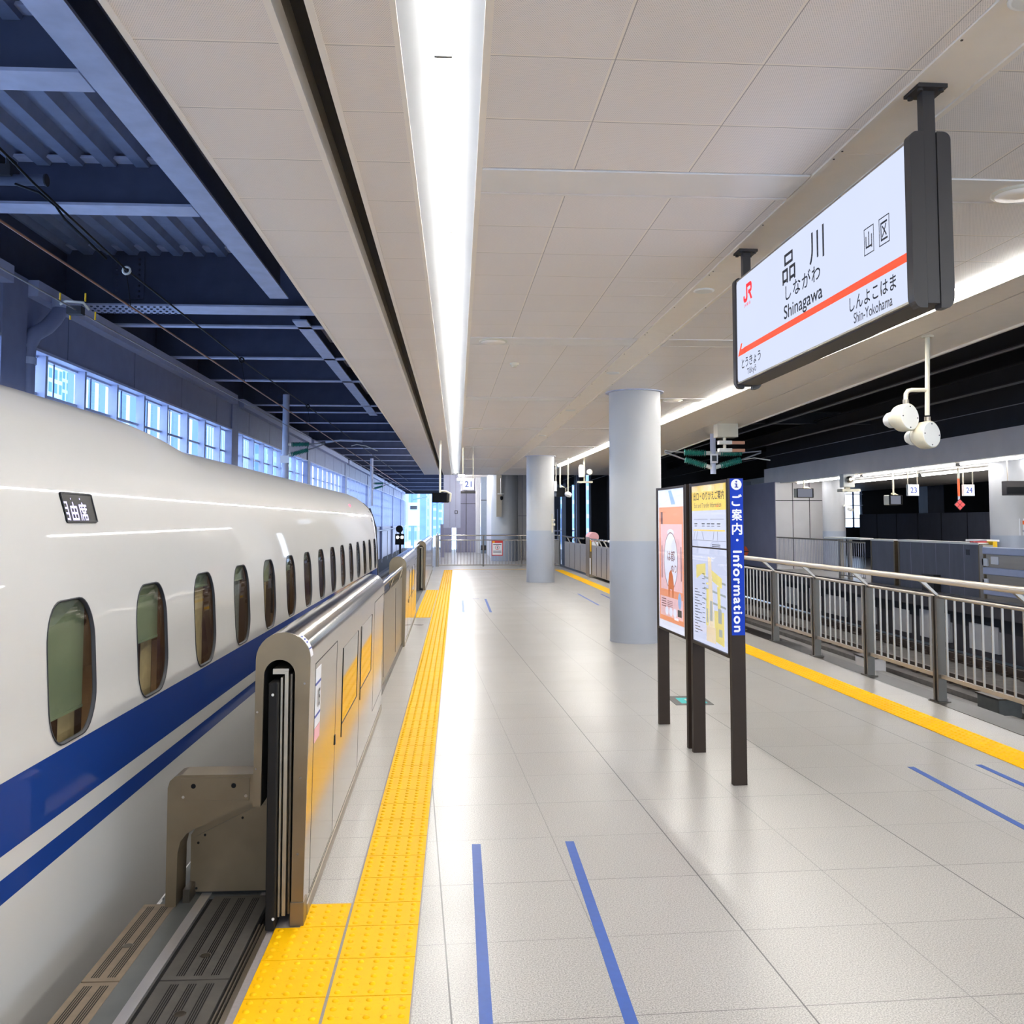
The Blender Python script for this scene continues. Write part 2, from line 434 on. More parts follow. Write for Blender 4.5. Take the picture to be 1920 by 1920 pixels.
mb = MB(); ys = [-12, -4, 3, 6.46, 12.35, 20, 33.9, 60]
for a, b in zip(ys, ys[1:]):
    mb.add([(-.153, a, 0), (yel_x(a), a, 0), (yel_x(b), b, 0), (-.153, b, 0)], [(0, 1, 2, 3)])
mb.box(-.3, 4.2, -12, 60, -.35, -.004)
fl = struct(mb, 'floor', 'slabs'); rot_obj(fl, GA)
mb = MB()
for y0, y1 in ((4.41, 17.2), (24.2, 60)): mb.box(-.9, -.466, y0, y1, -.3, 0)
mb.box(-.9, -.466, 17.2, 24.2, -.3, -.004); mb.box(-.466, -.153, 34.2, 60, -.3, 0); mb.box(-2.2, -.9, 37, 60, -.3, 0)
struct(mb, 'trim_1', 'slabs_edge')
mb = MB()
for a, b in zip(ys, ys[1:]):
    mb.add([(yel_x(a)+.3, a, 0), (fence_x(a)+.2, a, 0), (fence_x(b)+.2, b, 0), (yel_x(b)+.3, b, 0)], [(0, 1, 2, 3)])
struct(mb, 'trim_2', 'slabs_right')
mb = MB().box(-1.33, 4.9, -12, 36, -1.6, -.36); struct(mb, 'trim_3', 'wall_panel')        # body of the platform
mb = MB()
for a, b in zip(ys, ys[1:]):
    mb.add([(fence_x(a)-.06, a, .002), (fence_x(a)+.2, a, .002), (fence_x(b)+.2, b, .002), (fence_x(b)-.06, b, .002)], [(0, 1, 2, 3)])
    mb.add([(fence_x(a)+.2, a, .002), (fence_x(a)+.2, a, -.4), (fence_x(b)+.2, b, -.4), (fence_x(b)+.2, b, .002)], [(0, 1, 2, 3)])
struct(mb, 'trim_4', 'steel_dark')
# joint bed below the tactile tiles
struct(MB().box(-.766, -.153, -4, 4.41, -.2, .0).box(-.466, -.153, 4.41, 34.2, -.2, .0).box(-.766, -.466, 17.2, 24.2, -.2, 0), 'trim_5', 'granite_strip')

# raised-dot paving
def dome(mb, x, y, z, r=.0135, h=.0065, n=8):
    o = len(mb.v)
    for rr, hh in ((r, 0), (r*.72, h*.75)):
        mb.v += [(x+rr*math.cos(2*PI*i/n), y+rr*math.sin(2*PI*i/n), z+hh) for i in range(n)]
    mb.v.append((x, y, z+h))
    for i in range(n):
        j = (i+1) % n
        mb.f.append((o+i, o+j, o+n+j, o+n+i)); mb.f.append((o+n+i, o+n+j, o+2*n)); mb.sm += [True, True]
def tactile_tile(mb, x0, x1, y0, y1, n=5, rows=None, lod=8, xf=None):
    t = .004; g = .0025
    sh = (lambda y: 0) if xf is None else xf
    mb.add([(x0+g+sh(y0), y0+g, 0), (x1-g+sh(y0), y0+g, 0), (x1-g+sh(y1), y1-g, 0), (x0+g+sh(y1), y1-g, 0),
            (x0+g+sh(y0), y0+g, t), (x1-g+sh(y0), y0+g, t), (x1-g+sh(y1), y1-g, t), (x0+g+sh(y1), y1-g, t)],
           [(4,5,6,7),(0,1,5,4),(1,2,6,5),(2,3,7,6),(3,0,4,7)])
    rows = rows or n
    for i in range(n):
        for j in range(rows):
            y = y0+(j+.5)*(y1-y0)/rows
            dome(mb, x0+(i+.5)*(x1-x0)/n+sh(y), y, t, n=lod)
joints = [4.155-.3*k for k in range(12, -1, -1)]
mb = MB()
for a, b in zip(joints, joints[1:]): tactile_tile(mb, -.459, -.157, a, b)
tactile_tile(mb, -.459, -.157, 4.155, 4.40, 5, 4)
y = 4.40
while y < 34.1:
    tactile_tile(mb, -.459, -.157, y, y+.3, lod=8 if y < 9 else 5); y += .3
single(mb, 'tactile_strip', 'tactile_yellow', 'long yellow raised-dot tactile strip running beside the platform gates by the train', 'tactile paving')
mb = MB()
for a, b in zip(joints, joints[1:]): tactile_tile(mb, -.762, -.466, a, b)
tactile_tile(mb, -.66, -.466, 4.155, 4.40, 3, 4)
single(mb, 'tactile_pad', 'tactile_yellow', 'yellow dotted tactile tiles at the near gate opening, beside grooved metal plates', 'tactile paving')
mb = MB(); y = 17.2
while y < 24: tactile_tile(mb, -.762, -.466, y, y+.3, lod=5); y += .3
single(mb, 'tactile_pad', 'tactile_yellow', 'yellow tactile tiles at the far gate opening, widening the long strip', 'tactile paving')
mb = MB(); y = 2.7
while y < 33.8: tactile_tile(mb, 0, .3, y, y+.3, lod=6 if y < 14 else 5, xf=yel_x); y += .3
single(mb, 'tactile_strip', 'tactile_yellow', 'yellow raised-dot tactile strip along the steel railing, across the platform from the train', 'tactile paving')
mb = MB()
for i in range(13): mb.box(-.15+.3*i, .14+.3*i, 34.45, 34.6, 0, .004)
single(mb, 'tactile_strip', 'tactile_yellow', 'thin yellow strip across the platform before the far barrier fence', 'tactile paving')

# queue tapes
def tape(pts, label, w=.047):
    mb = MB()
    (xa, ya), (xb, yb) = pts
    d = Vector((xb-xa, yb-ya, 0)).normalized(); s = Vector((-d.y, d.x, 0))*w/2
    q = [Vector((xa, ya, 0))+s, Vector((xa, ya, 0))-s, Vector((xb, yb, 0))-s, Vector((xb, yb, 0))+s]
    mb.prism([p+Vector((0, 0, .0003)) for p in q], (0, 0, .0012))
    single(mb, 'queue_tape', 'tape_blue', label, 'floor tape', 'blue queue lines on the floor')
tape([(.108, 5.155), (.104, 2.2)], 'straight blue floor tape nearest the yellow strip, leftmost of the near pair')
tape([(.61, 5.17), (.6, 2.2)], 'long blue floor tape right of its parallel twin in the near foreground')
tape([(3.185, 6.575), (3.2, 3.6)], 'blue floor tape by the railing, the longer inner one near the right frame edge')
tape([(3.694, 6.605), (3.75, 3.6)], 'short visible blue floor tape closest to the yellow strip beside the railing')
tape([(.128, 21.0), (.128, 18.17)], 'distant blue floor tape nearest the yellow strip, beyond the near pair')
tape([(.64, 21.28), (.648, 18.14)], 'distant blue floor tape, second from the yellow strip, near the far column')
tape([(.02, 21.32), (.5, 21.3)], 'faint blue cross tape joining the distant pair of floor tapes', .03)
tape([(2.90, 22.7), (2.933, 19.5)], 'distant blue floor tape between the two round columns on the right half')
tape([(3.44, 22.6), (3.46, 19.4)], 'distant blue floor tape partly hidden behind the nearest round column')

# plates between platform and train
def plate_strip(x0, x1, y0, y1, z, grooves, m, label, cat='floor plate', hole=None, group=None):
    root = thing('floor_plate', label, cat, ((x0+x1)/2, (y0+y1)/2, 0), group)
    mb = MB(); W = x1-x0
    mb.box(x0, x1, y0+.002, y1-.002, -.05, z)
    p = mb.build('plate', m, root, .001)
    for gx in grooves:
        g = MB()
        for k in (-1.5, -.5, .5, 1.5): g.box(gx+k*.0085-.0022, gx+k*.0085+.0022, y0+.03, y1-.03, z-.001, z+.0004)
        g.build('groove', 'rubber', root)
    if hole:
        MB().lathe((hole[0], hole[1], z-.001), (0, 0, 1), [(.022, 0), (.022, .0015), (.018, .0015)], 20).build('cover_cap', 'steel_dark', root)
NAMES = ['nearest the gate stand', 'second from the gate stand', 'third from the gate stand']
for k, (a, b) in enumerate(((3.72, 4.52), (2.92, 3.715), (2.1, 2.915))):
    plate_strip(-1.105, -.85, a, b, .002, (-1.04, -.975, -.91), 'plate_grey', 'dark grey grooved metal floor plate, ' + NAMES[k], hole=(-.99+.03*(k % 2), a+.2+.35*(k == 1)), group='grey grooved floor plates')
for k, (a, b) in enumerate(((3.72, 4.44), (2.92, 3.715), (2.1, 2.915))):
    plate_strip(-1.395, -1.255, a, b, .004, (-1.355, -1.295), 'plate_brown', 'brown worn grooved gap plate beside the train, ' + NAMES[k], hole=(-1.325, a+.3), group='brown gap plates')
struct(MB().box(-1.255, -1.172, -4, 8, -.06, .001).box(-1.33, -1.2, 4.44, 36, -.06, -.002).box(-1.34, -.85, 4.52, 36, -.06, -.003), 'trim_6', 'plate_slate')
struct(MB().box(-1.172, -1.128, -4, 4.6, -.06, .003), 'trim_7', 'plate_silver')
struct(MB().box(-1.128, -1.105, -4, 4.6, -.06, -.012).box(-.85, -.838, -4, 4.3, -.06, -.01).box(-1.33, -.76, -4, 4.6, -.2, -.02), 'trim_8', 'gap_black')
struct(MB().box(-.838, -.832, -4, 4.2, -.05, .003).box(-.824, -.819, -4, 4.2, -.05, .003).box(-.81, -.79, -4, 4.2, -.05, .003), 'trim_9', 'steel')
struct(MB().box(-.832, -.81, -4, 4.2, -.05, -.008), 'trim_10', 'rubber')
struct(MB().box(-.79, -.762, -4, 4.2, -.05, .001), 'trim_11', 'granite_strip')
struct(MB().box(-1.36, -1.33, -4, 36, -1.6, -.02), 'trim_12', 'wall_panel')

# ------------------------------------------------------------------ ceiling
CA = .0142
ceiling_mat('ceil_left', (250, 239, 228), 0, -.7, .612, 3.69)
ceiling_mat('ceil_mid', (250, 239, 228), 0, -.2, .612, 3.69)
ceiling_mat('ceil_main', (250, 241, 233), .627, .69, .607, .40, period=4.65, pstart=4.95)
ceiling_mat('ceil_right', (250, 243, 237), .9, 2.9, .607, .40, period=4.65, pstart=4.93)
Y0, Y1 = -12, 38
def slab(x0, x1, y0, y1, z, t=.03): return MB().box(x0, x1, y0, y1, z, z+t)
struct(slab(-1.285, -.715, Y0, Y1, CEIL), 'ceiling', 'ceil_left')
struct(slab(-.535, -.255, Y0, Y1, CEIL), 'ceiling.001', 'ceil_mid')
# main field, in its own slightly turned axes; cross bands sit between the panel fields
def main_strip(x0, x1a, x1b, y0, y1, z=CEIL):
    """quad from x0 to a right edge moving from x1a (y0) to x1b (y1)"""
    return MB().hexa([(x0, y0, z), (x1a, y0, z), (x1b, y1, z), (x0, y1, z)], [(x0, y0, z+.03), (x1a, y0, z+.03), (x1b, y1, z+.03), (x0, y1, z+.03)])
def chL(y): return 1.965-.0142*(y-3)
bands = [4.97+4.65*k for k in range(-3, 8)]
edges = []
for k, b in enumerate(bands):
    s = bands[k-1]+.40 if k else Y0
    edges.append((max(s, Y0), min(b, Y1)))
mbm = MB(); mbr = MB(); mbb = MB(); mbg = MB(); mbl = MB()
def ledge(y): return 4.12-.0305*(y-5)                  # left edge of the right-hand light
def redge(y): return 5.42+.0257*(y-8.747)               # outer edge of the ceiling
for s, e in edges:
    if e <= s: continue
    mbm.hexa([(.13, s, CEIL), (chL(s), s, CEIL), (chL(e), e, CEIL), (.13, e, CEIL)], [(.13, s, CEIL+.03), (chL(s), s, CEIL+.03), (chL(e), e, CEIL+.03), (.13, e, CEIL+.03)])
    mbr.hexa([(chL(s)+.32, s, CEIL), (ledge(s), s, CEIL), (ledge(e), e, CEIL), (chL(e)+.32, e, CEIL)], [(chL(s)+.32, s, CEIL+.03), (ledge(s), s, CEIL+.03), (ledge(e), e, CEIL+.03), (chL(e)+.32, e, CEIL+.03)])
for b in bands:
    if b > Y1: continue
    for (l, r) in ((lambda y: .13, lambda y: chL(y)-.005), (lambda y: chL(y)+.325, ledge)):
        a0, a1 = b+.012, b+.355
        mbb.hexa([(l(a0), a0, CEIL-.008), (r(a0), a0, CEIL-.008), (r(a1), a1, CEIL-.008), (l(a1), a1, CEIL-.008)], [(l(a0), a0, CEIL+.02), (r(a0), a0, CEIL+.02), (r(a1), a1, CEIL+.02), (l(a1), a1, CEIL+.02)])
        a0, a1 = b+.366, b+.392
        mbb.hexa([(l(a0), a0, CEIL-.01), (r(a0), a0, CEIL-.01), (r(a1), a1, CEIL-.01), (l(a1), a1, CEIL-.01)], [(l(a0), a0, CEIL+.02), (r(a0), a0, CEIL+.02), (r(a1), a1, CEIL+.02), (l(a1), a1, CEIL+.02)])
        a0, a1 = b, b+.40
        mbg.hexa([(l(a0), a0, CEIL+.012), (r(a0), a0, CEIL+.012), (r(a1), a1, CEIL+.012), (l(a1), a1, CEIL+.012)], [(l(a0), a0, CEIL+.03), (r(a0), a0, CEIL+.03), (r(a1), a1, CEIL+.03), (l(a1), a1, CEIL+.03)])
o = struct(mbm, 'ceiling.002', 'ceil_main'); rot_obj(o, CA)
o = struct(mbr, 'ceiling.003', 'ceil_right'); rot_obj(o, CA)
struct(mbb, 'trim_13', 'ceiling_band'); struct(mbg, 'trim_14', 'gap_black')
# the recessed channel that carries downlights and sign hangers
mb = MB(); mj = MB()
step = 2.325; y = -11.6
while y < Y1:
    e = min(y+step-.006, Y1)
    mb.hexa([(chL(y)+.035, y, CEIL+.0), (chL(y)+.285, y, CEIL), (chL(e)+.285, e, CEIL), (chL(e)+.035, e, CEIL)], [(chL(y)+.035, y, CEIL+.03), (chL(y)+.285, y, CEIL+.03), (chL(e)+.285, e, CEIL+.03), (chL(e)+.035, e, CEIL+.03)])
    for dx in (.02, .3):
        for yy in (y+.05, y+1.15, e-.05): mj.box(chL(yy)+dx-.004, chL(yy)+dx+.004, yy-.004, yy+.004, CEIL-.012, CEIL-.008)
    y += step
struct(mb, 'trim_15', 'ceiling_trim'); struct(mj, 'trim_16', 'steel_dark')
mb = MB()
for a, b in ((.004, .032), (.288, .316)):
    mb.hexa([(chL(Y0)+a, Y0, CEIL-.008), (chL(Y0)+b, Y0, CEIL-.008), (chL(Y1)+b, Y1, CEIL-.008), (chL(Y1)+a, Y1, CEIL-.008)], [(chL(Y0)+a, Y0, CEIL+.03), (chL(Y0)+b, Y0, CEIL+.03), (chL(Y1)+b, Y1, CEIL+.03), (chL(Y1)+a, Y1, CEIL+.03)])
# edge profiles of the left fields, the slot and the light trough
for x0, x1, z0 in ((-1.315, -1.285, CEIL-.004), (-.715, -.685, CEIL-.006), (-.565, -.535, CEIL-.006), (-.255, -.232, CEIL-.004), (.098, .13, CEIL-.004)):
    mb.box(x0, x1, Y0, Y1, z0, CEIL+.1)
struct(mb, 'trim_17', 'ceiling_trim')
struct(MB().box(-.70, -.69, Y0, Y1, CEIL+.02, CEIL+.22).box(-.56, -.55, Y0, Y1, CEIL+.02, CEIL+.22), 'trim_18', 'sidewall')
struct(MB().box(-.7, -.55, Y0, Y1, CEIL+.22, CEIL+.24), 'trim_19', 'roof_dark')
# lip beyond the right-hand light, and the closing plates above everything
mb = MB()
def rl(y): return ledge(y)+.2
for (l, r, z) in ((lambda y: rl(y)+.0, lambda y: rl(y)+.035, CEIL-.035), (lambda y: rl(y)+.035, lambda y: redge(y)-.72, CEIL), (lambda y: redge(y)-.70, lambda y: redge(y), CEIL), (lambda y: redge(y)-.03, lambda y: redge(y), CEIL-.02)):
    ya = 1.4
    mb.hexa([(l(ya), ya, z), (r(ya), ya, z), (r(Y1), Y1, z), (l(Y1), Y1, z)], [(l(ya), ya, CEIL+.05), (r(ya), ya, CEIL+.05), (r(Y1), Y1, CEIL+.05), (l(Y1), Y1, CEIL+.05)])
mb.box(4.3, 5.3, Y0, 1.4, CEIL, CEIL+.05)
struct(mb, 'trim_20', 'ceiling_trim')
struct(MB().box(-1.31, 4.2, Y0, Y1+.02, CEIL+.26, CEIL+.3).box(-1.31, 5.4, Y1, Y1+.04, CEIL, CEIL+.3).box(-1.32, -1.30, Y0, Y1, CEIL+.1, CEIL+.3), 'trim_21', 'roof_dark')

# left strip lights: 2.45 m fittings in a white trough, its paint greyed against the tube glare
def strip_light(y0, label):
    root = thing('strip_light', label, 'ceiling light', (-.066, y0+1.22, CEIL), 'strip lights along the left trough')
    y1 = y0+2.45
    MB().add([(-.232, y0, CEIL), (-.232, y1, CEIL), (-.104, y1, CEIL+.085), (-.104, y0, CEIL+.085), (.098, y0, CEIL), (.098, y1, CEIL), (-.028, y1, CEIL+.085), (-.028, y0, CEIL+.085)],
             [(0, 1, 2, 3), (4, 5, 6, 7)]).build('reflector', 'trough_greyed', root, fix=False)
    MB().box(-.120, -.012, y0, y1, CEIL+.0845, CEIL+.14).build('housing', 'trough_greyed', root)
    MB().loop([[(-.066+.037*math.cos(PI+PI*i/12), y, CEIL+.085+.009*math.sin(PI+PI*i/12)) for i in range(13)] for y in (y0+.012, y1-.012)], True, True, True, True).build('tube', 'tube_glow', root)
    MB().box(-.104, -.028, y0, y0+.012, CEIL+.074, CEIL+.09).box(-.104, -.028, y1-.012, y1, CEIL+.074, CEIL+.09).build('end_cap', 'trough_greyed', root)
    return root
ys_l = [3.92+2.45*k for k in range(-6, 14)]
vis = [y for y in ys_l if y > 1]
for y in ys_l:
    if y > 1:
        k = vis.index(y)
        strip_light(y, 'white tube light in the long left ceiling trough, ' + ('nearest the camera' if k == 0 else ORD[k]+' one along from the camera end'))
    else:
        strip_light(y, 'white tube light in the left trough, behind the camera, one of the row')
# right-hand strip lights: flat bright fittings
def strip_light_r(y0, label, L=2.4):
    root = thing('strip_light', label, 'ceiling light', (ledge(y0)+.1, y0+L/2, CEIL), 'strip lights along the right ceiling edge')
    y1 = y0+L
    q = lambda a, b, z0, z1: MB().hexa([(ledge(y0)+a, y0, z0), (ledge(y0)+b, y0, z0), (ledge(y1)+b, y1, z0), (ledge(y1)+a, y1, z0)], [(ledge(y0)+a, y0, z1), (ledge(y0)+b, y0, z1), (ledge(y1)+b, y1, z1), (ledge(y1)+a, y1, z1)])
    q(0, .2, CEIL+.09, CEIL+.12).build('housing', 'lamp_white', root)
    MB().cyl((ledge(y0)+.1, y0+.01, CEIL+.015), (ledge(y1)+.1, y1-.01, CEIL+.015), .045, 14).build('tube', 'tube_glow_right', root)
    q(.188, .2, CEIL-.03, CEIL+.09).build('reflector', 'lamp_white', root)
ys_r = [.2+2.42*k for k in range(-4, 13)]
vis = [y for y in ys_r if y > 3]
for y in ys_r:
    if y > 3:
        k = vis.index(y)
        strip_light_r(y, 'bright strip light on the right ceiling edge, ' + ('nearest the camera' if k == 0 else ORD[k]+' from the camera end'))
    elif y > -9: strip_light_r(y, 'bright strip light on the right edge, behind the camera, one of the row')

# ceiling fittings
def downlight(x, y, label):
    root = thing('downlight', label, 'ceiling light', (x, y, CEIL), 'round downlights in the ceiling channel')
    MB().lathe((x, y, CEIL-.012), (0, 0, 1), [(.07, 0), (.085, .004), (.085, .012), (.066, .012)], 24).build('trim_ring', 'lamp_white', root)
    MB().lathe((x, y, CEIL-.006), (0, 0, 1), [(.064, 0), (.064, .004)], 24).build('lens', 'down_glow', root)
DL = [(2.08, 3.2, 'above the large hanging sign, cut by the frame top'), (2.02, 7.56, 'just left of the hanging sign'), (1.98, 11.87, 'above the nearest column'), (1.92, 15.9, 'second before the far column'), (1.86, 20.6, 'closest to the far column')]
for x, y, s in DL: downlight(x, y, 'small round white ceiling downlight ' + s)
def speaker(x, y, label):
    root = thing('ceiling_speaker', label, 'speaker', (x, y, CEIL), 'round speaker grilles in the ceiling bands')
    MB().lathe((x, y, CEIL-.022), (0, 0, 1), [(.135, 0), (.15, .006), (.15, .014)], 28).build('rim', 'cream', root)
    MB().lathe((x, y, CEIL-.026), (0, 0, 1), [(.05, -.004), (.13, .002), (.13, .006)], 28).build('grille', 'ceiling_trim', root)
for x, y, s in ((.372, 9.80, 'in the second cross band, beside the strip lights'), (.374, 19.1, 'in a far cross band beside the strip lights'), (3.23, 5.16, 'right of the hanging station sign'), (.37, 28.4, 'farthest along beside the strip lights'), (3.35, 14.45, 'behind the nearest round column')):
    speaker(x, y, 'round beige ceiling speaker grille ' + s)
mb = MB(); f = Frame((1.28, 7.30, CEIL-.002), (1, 0, 0), (0, 1, 0))
for q in ((0, .46, 0, .006), (0, .46, .46, .466), (0, .006, 0, .466), (.454, .46, 0, .466)): mb.box(1.28+q[0], 1.28+q[1], 7.3+q[2], 7.3+q[3], CEIL-.002, CEIL+.002)
single(mb, 'access_hatch', 'ceiling_band', 'thin square access hatch outline in the ceiling panels left of the sign', 'ceiling hatch')
rootd = thing('smoke_detector', 'tiny beige detector on the ceiling between the cross bands', 'detector', (.68, 11.2, CEIL))
MB().lathe((.68, 11.2, CEIL-.05), (0, 0, 1), [(.02, 0), (.035, .01), (.035, .02)], 12).build('sensor_head', 'cream', rootd)
MB().lathe((.68, 11.2, CEIL-.03), (0, 0, 1), [(.05, 0), (.055, .02), (.055, .032)], 14).build('base', 'cream', rootd)

# ------------------------------------------------------------------ columns
def column(x, y, r, top, split, label):
    root = thing('platform_column', label, 'column', (x, y, 0), None, 'thing')
    MB().cyl((x, y, 0), (x, y, split), r+.004, 48).build('lower_casing', 'column_lower', root)
    MB().cyl((x, y, split), (x, y, top), r, 48).build('upper_casing', 'column_upper', root)
    MB().cyl((x, y, top-.012), (x, y, top+.02), r+.05, 48).build('ceiling_ring', 'roof_steel', root)
    MB().cyl((x, y, 0), (x, y, .03), r+.007, 48).build('base_band', 'column_lower', root)
column(2.60, 13.68, .376, CEIL, 1.445, 'thick round grey column behind the information boards, nearest of the round columns')
column(2.40, 27.2, .40, CEIL, 1.475, 'round grey column in the middle distance, farther along the platform')
# pictogram on the far column
rp = thing('column_fixture', 'cream conduit and switch box on the far column edge', 'conduit', (2.78, 27.05, 1.5))
MB().box(2.70, 2.73, 26.92, 26.96, 1.42, 1.95).build('conduit', 'cream', rp)
MB().box(2.73, 2.80, 26.93, 26.99, 1.62, 1.68).box(2.73, 2.80, 26.93, 26.99, 1.76, 1.80).build('bracket', 'cream', rp)
MB().box(2.66, 2.69, 26.9, 26.95, .45, 1.42).build('lower_pipe', 'column_lower', rp)
# ------------------------------------------------------------------ the train
TX = -1.59
PROF = [(.20, -1.0), (.13, -.75), (.07, -.45), (.025, -.12), (.004, .15), (0, .36), (0, .5), (0, .66), (0, .80), (.002, .95), (.008, 1.1), (.018, 1.25), (.032, 1.41), (.052, 1.58), (.080, 1.74), (.122, 1.88), (.20, 2.0), (.31, 2.11), (.43, 2.20), (.60, 2.275), (.85, 2.33), (1.2, 2.37), (1.66, 2.385)]
def dx(z):
    for (d0, z0), (d1, z1) in zip(PROF, PROF[1:]):
        if z0 <= z <= z1: return d0+(d1-d0)*(z-z0)/(z1-z0)
    return PROF[-1][0]
def sstep(t): t = max(0, min(1, t)); return t*t*(3-2*t)
def roof_h(y): return .10*(1-sstep((y-6.1)/1.5))
def bp(d, z, y, mirror=False):
    zz = z+roof_h(y)*sstep((d-.20)/.25) if z > 1.9 else z
    end = max(0, (y-18.9)/.55)                       # body end draws in slightly
    dd = d+.03*end*end
    x = TX-dd
    if mirror: x = 2*(TX-1.66)-x
    return (x, y, zz)
train = thing('bullet_train', 'white bullet train with two blue bands and a row of oval windows, left', 'train', (TX-1.66, 7, -1.2))
TY0, TY1 = -5.6, 19.42
ysb = [TY0, -2, 2, 4, 5, 5.8, 6.1, 6.3, 6.5, 6.7, 6.9, 7.1, 7.3, 7.5, 7.7, 8.5, 10, 12, 14, 16, 18, 18.9, 19.1, 19.25, TY1]
WZ0, WZ1 = .80, 1.41
lo = [p for p in PROF if p[1] <= WZ0]; hi = [p for p in PROF if p[1] >= WZ1]
mb = MB()
mb.loop([[bp(d, z, y) for d, z in lo] for y in ysb], False, True)
mb.loop([[bp(d, z, y) for d, z in hi] + [bp(d, z, y, True) for d, z in reversed(hi[:-1])] + [bp(d, z, y, True) for d, z in reversed([p for p in PROF if p[1] < WZ1])] for y in ysb], False, True)
WC = [4.085+1.041*k for k in range(15)]; WW, WH, WR, WM = .245, .288, .15, 1.105
def rr(w, h, r, n=8):
    """rounded rectangle outline, slightly barrel sided"""
    out = []
    for cx, cz, a0 in ((w-r, h-r*1.25, 0), (-w+r, h-r*1.25, 90), (-w+r, -h+r*1.25, 180), (w-r, -h+r*1.25, 270)):
        for i in range(n+1):
            a = math.radians(a0+90*i/n); out.append((cx+r*math.cos(a), cz+r*1.25*math.sin(a)))
    return out
OUT = rr(WW, WH, WR)
def edge_proj(p, hw, z0, z1):
    y, z = p; t = 1e9
    if y: t = min(t, hw/abs(y))
    if z: t = min(t, ((z1-WM) if z > 0 else (WM-z0))/abs(z))
    return (y*t, z*t)
zr = [WZ0, .95, 1.1, 1.25, WZ1]
def side_band(y0, y1):
    n = max(1, int((y1-y0)/.3)); yy = [y0+(y1-y0)*i/n for i in range(n+1)]
    mb.loop([[bp(dx(z), z, y) for z in zr] for y in yy], False, True)
side_band(TY0, WC[0]-.52)
for c in WC:
    rings = []
    corner = [edge_proj(p, .5205, WZ0, WZ1) for p in OUT]
    # snap the four corners so neighbouring bays meet
    for sx in (-1, 1):
        for zc in (WZ0-WM, WZ1-WM):
            k = min(range(len(corner)), key=lambda i: (corner[i][0]-sx*.5205)**2+(corner[i][1]-zc)**2); corner[k] = (sx*.5205, zc)
    for t in (0, .5, 1):
        rings.append([bp(dx(WM+a[1]*(1-t)+b[1]*t), WM+a[1]*(1-t)+b[1]*t, c+a[0]*(1-t)+b[0]*t) for a, b in zip(OUT, corner)])
    mb.loop(rings, True, True)
side_band(WC[-1]+.5205, TY1)
mb.build('body', 'train_paint', train)
MB().prism([bp(d+.02, z, TY1-.005) for d, z in PROF[1:]] + [bp(d+.02, z, TY1-.005, True) for d, z in reversed(PROF[1:-1])], (0, .03, 0)).build('end_panel', 'train_rubber', train)
pts = [bp(d-.012, z, TY1+.02) for d, z in PROF[2:18]]
MB().loop([pts, [(p[0]-.07, p[1], p[2]) for p in pts]], False).loop([pts, [(p[0], p[1]+.12, p[2]) for p in pts]], False).build('end_fairing', 'train_rubber', train)
# windows: rim, pane, blind, curtain
def prof_pt(y, z, off): return (TX-dx(z)+off, y, z)
BL = [.86, .52, .12, .16, .3, .22, .1, .2, .0, .0, .0, .1, .1, .0, .0]
def window_parts(c, k):
    ring = [[prof_pt(c+a*s, WM+b*s2, o) for a, b in OUT] for s, s2, o in ((1.012, 1.01, .001), (1.008, 1.007, .004), (.982, .985, .003), (.965, .972, -.012))]
    w = MB().loop(ring, True, True).build('window', 'train_rubber', train)
    MB().add([prof_pt(c+a*.966, WM+b*.973, -.009) for a, b in OUT], [tuple(range(len(OUT)))]).build('pane', 'glass_train', w)
    zb = WM+WH-.02-(2*WH-.04)*BL[k]
    if BL[k] > .02:
        MB().box(TX-.075, TX-.07, c-WW-.02, c+WW+.02, zb, WM+WH+.03).box(TX-.08, TX-.066, c-WW-.02, c+WW+.02, zb-.012, zb).build('blind', 'train_blind', w)
    m2 = MB(); n = 26 if k == 3 else 9
    y0, y1 = (c-WW, c+WW) if k == 3 else (c+WW-.16, c+WW+.02)
    p = [(TX-.10-.012*math.sin(i*PI*.9), y0+(y1-y0)*i/n) for i in range(n+1)]
    m2.loop([[(x, y, z) for x, y in p] for z in (WM-WH-.05, WM+WH+.03)], False, True)
    m2.build('curtain', 'train_curtain_striped' if k == 3 else 'train_curtain', w)
    MB().box(TX-.55, TX-.40, c-.28+.1*(k % 3), c+.02+.1*(k % 3), .5, 1.16).box(TX-.56, TX-.38, c-.26+.1*(k % 3), c+.0+.1*(k % 3), 1.16, 1.29).build('seat_back', 'train_seat', w, .03)
for k, c in enumerate(WC): window_parts(c, k)
MB().box(-4.7, -4.66, TY0+.1, TY1-.1, -.1, 2.0).box(-4.7, TX-.2, TY0+.1, TY1-.1, 1.98, 2.0).box(-4.7, TX-.08, TY0+.1, TY1-.1, -.12, -.1).build('interior_lining', 'train_inside', train)
MB().box(-3.4, -3.1, TY0+.3, TY1-.3, 1.95, 1.97).build('cabin_light', 'cabin_glow', train)
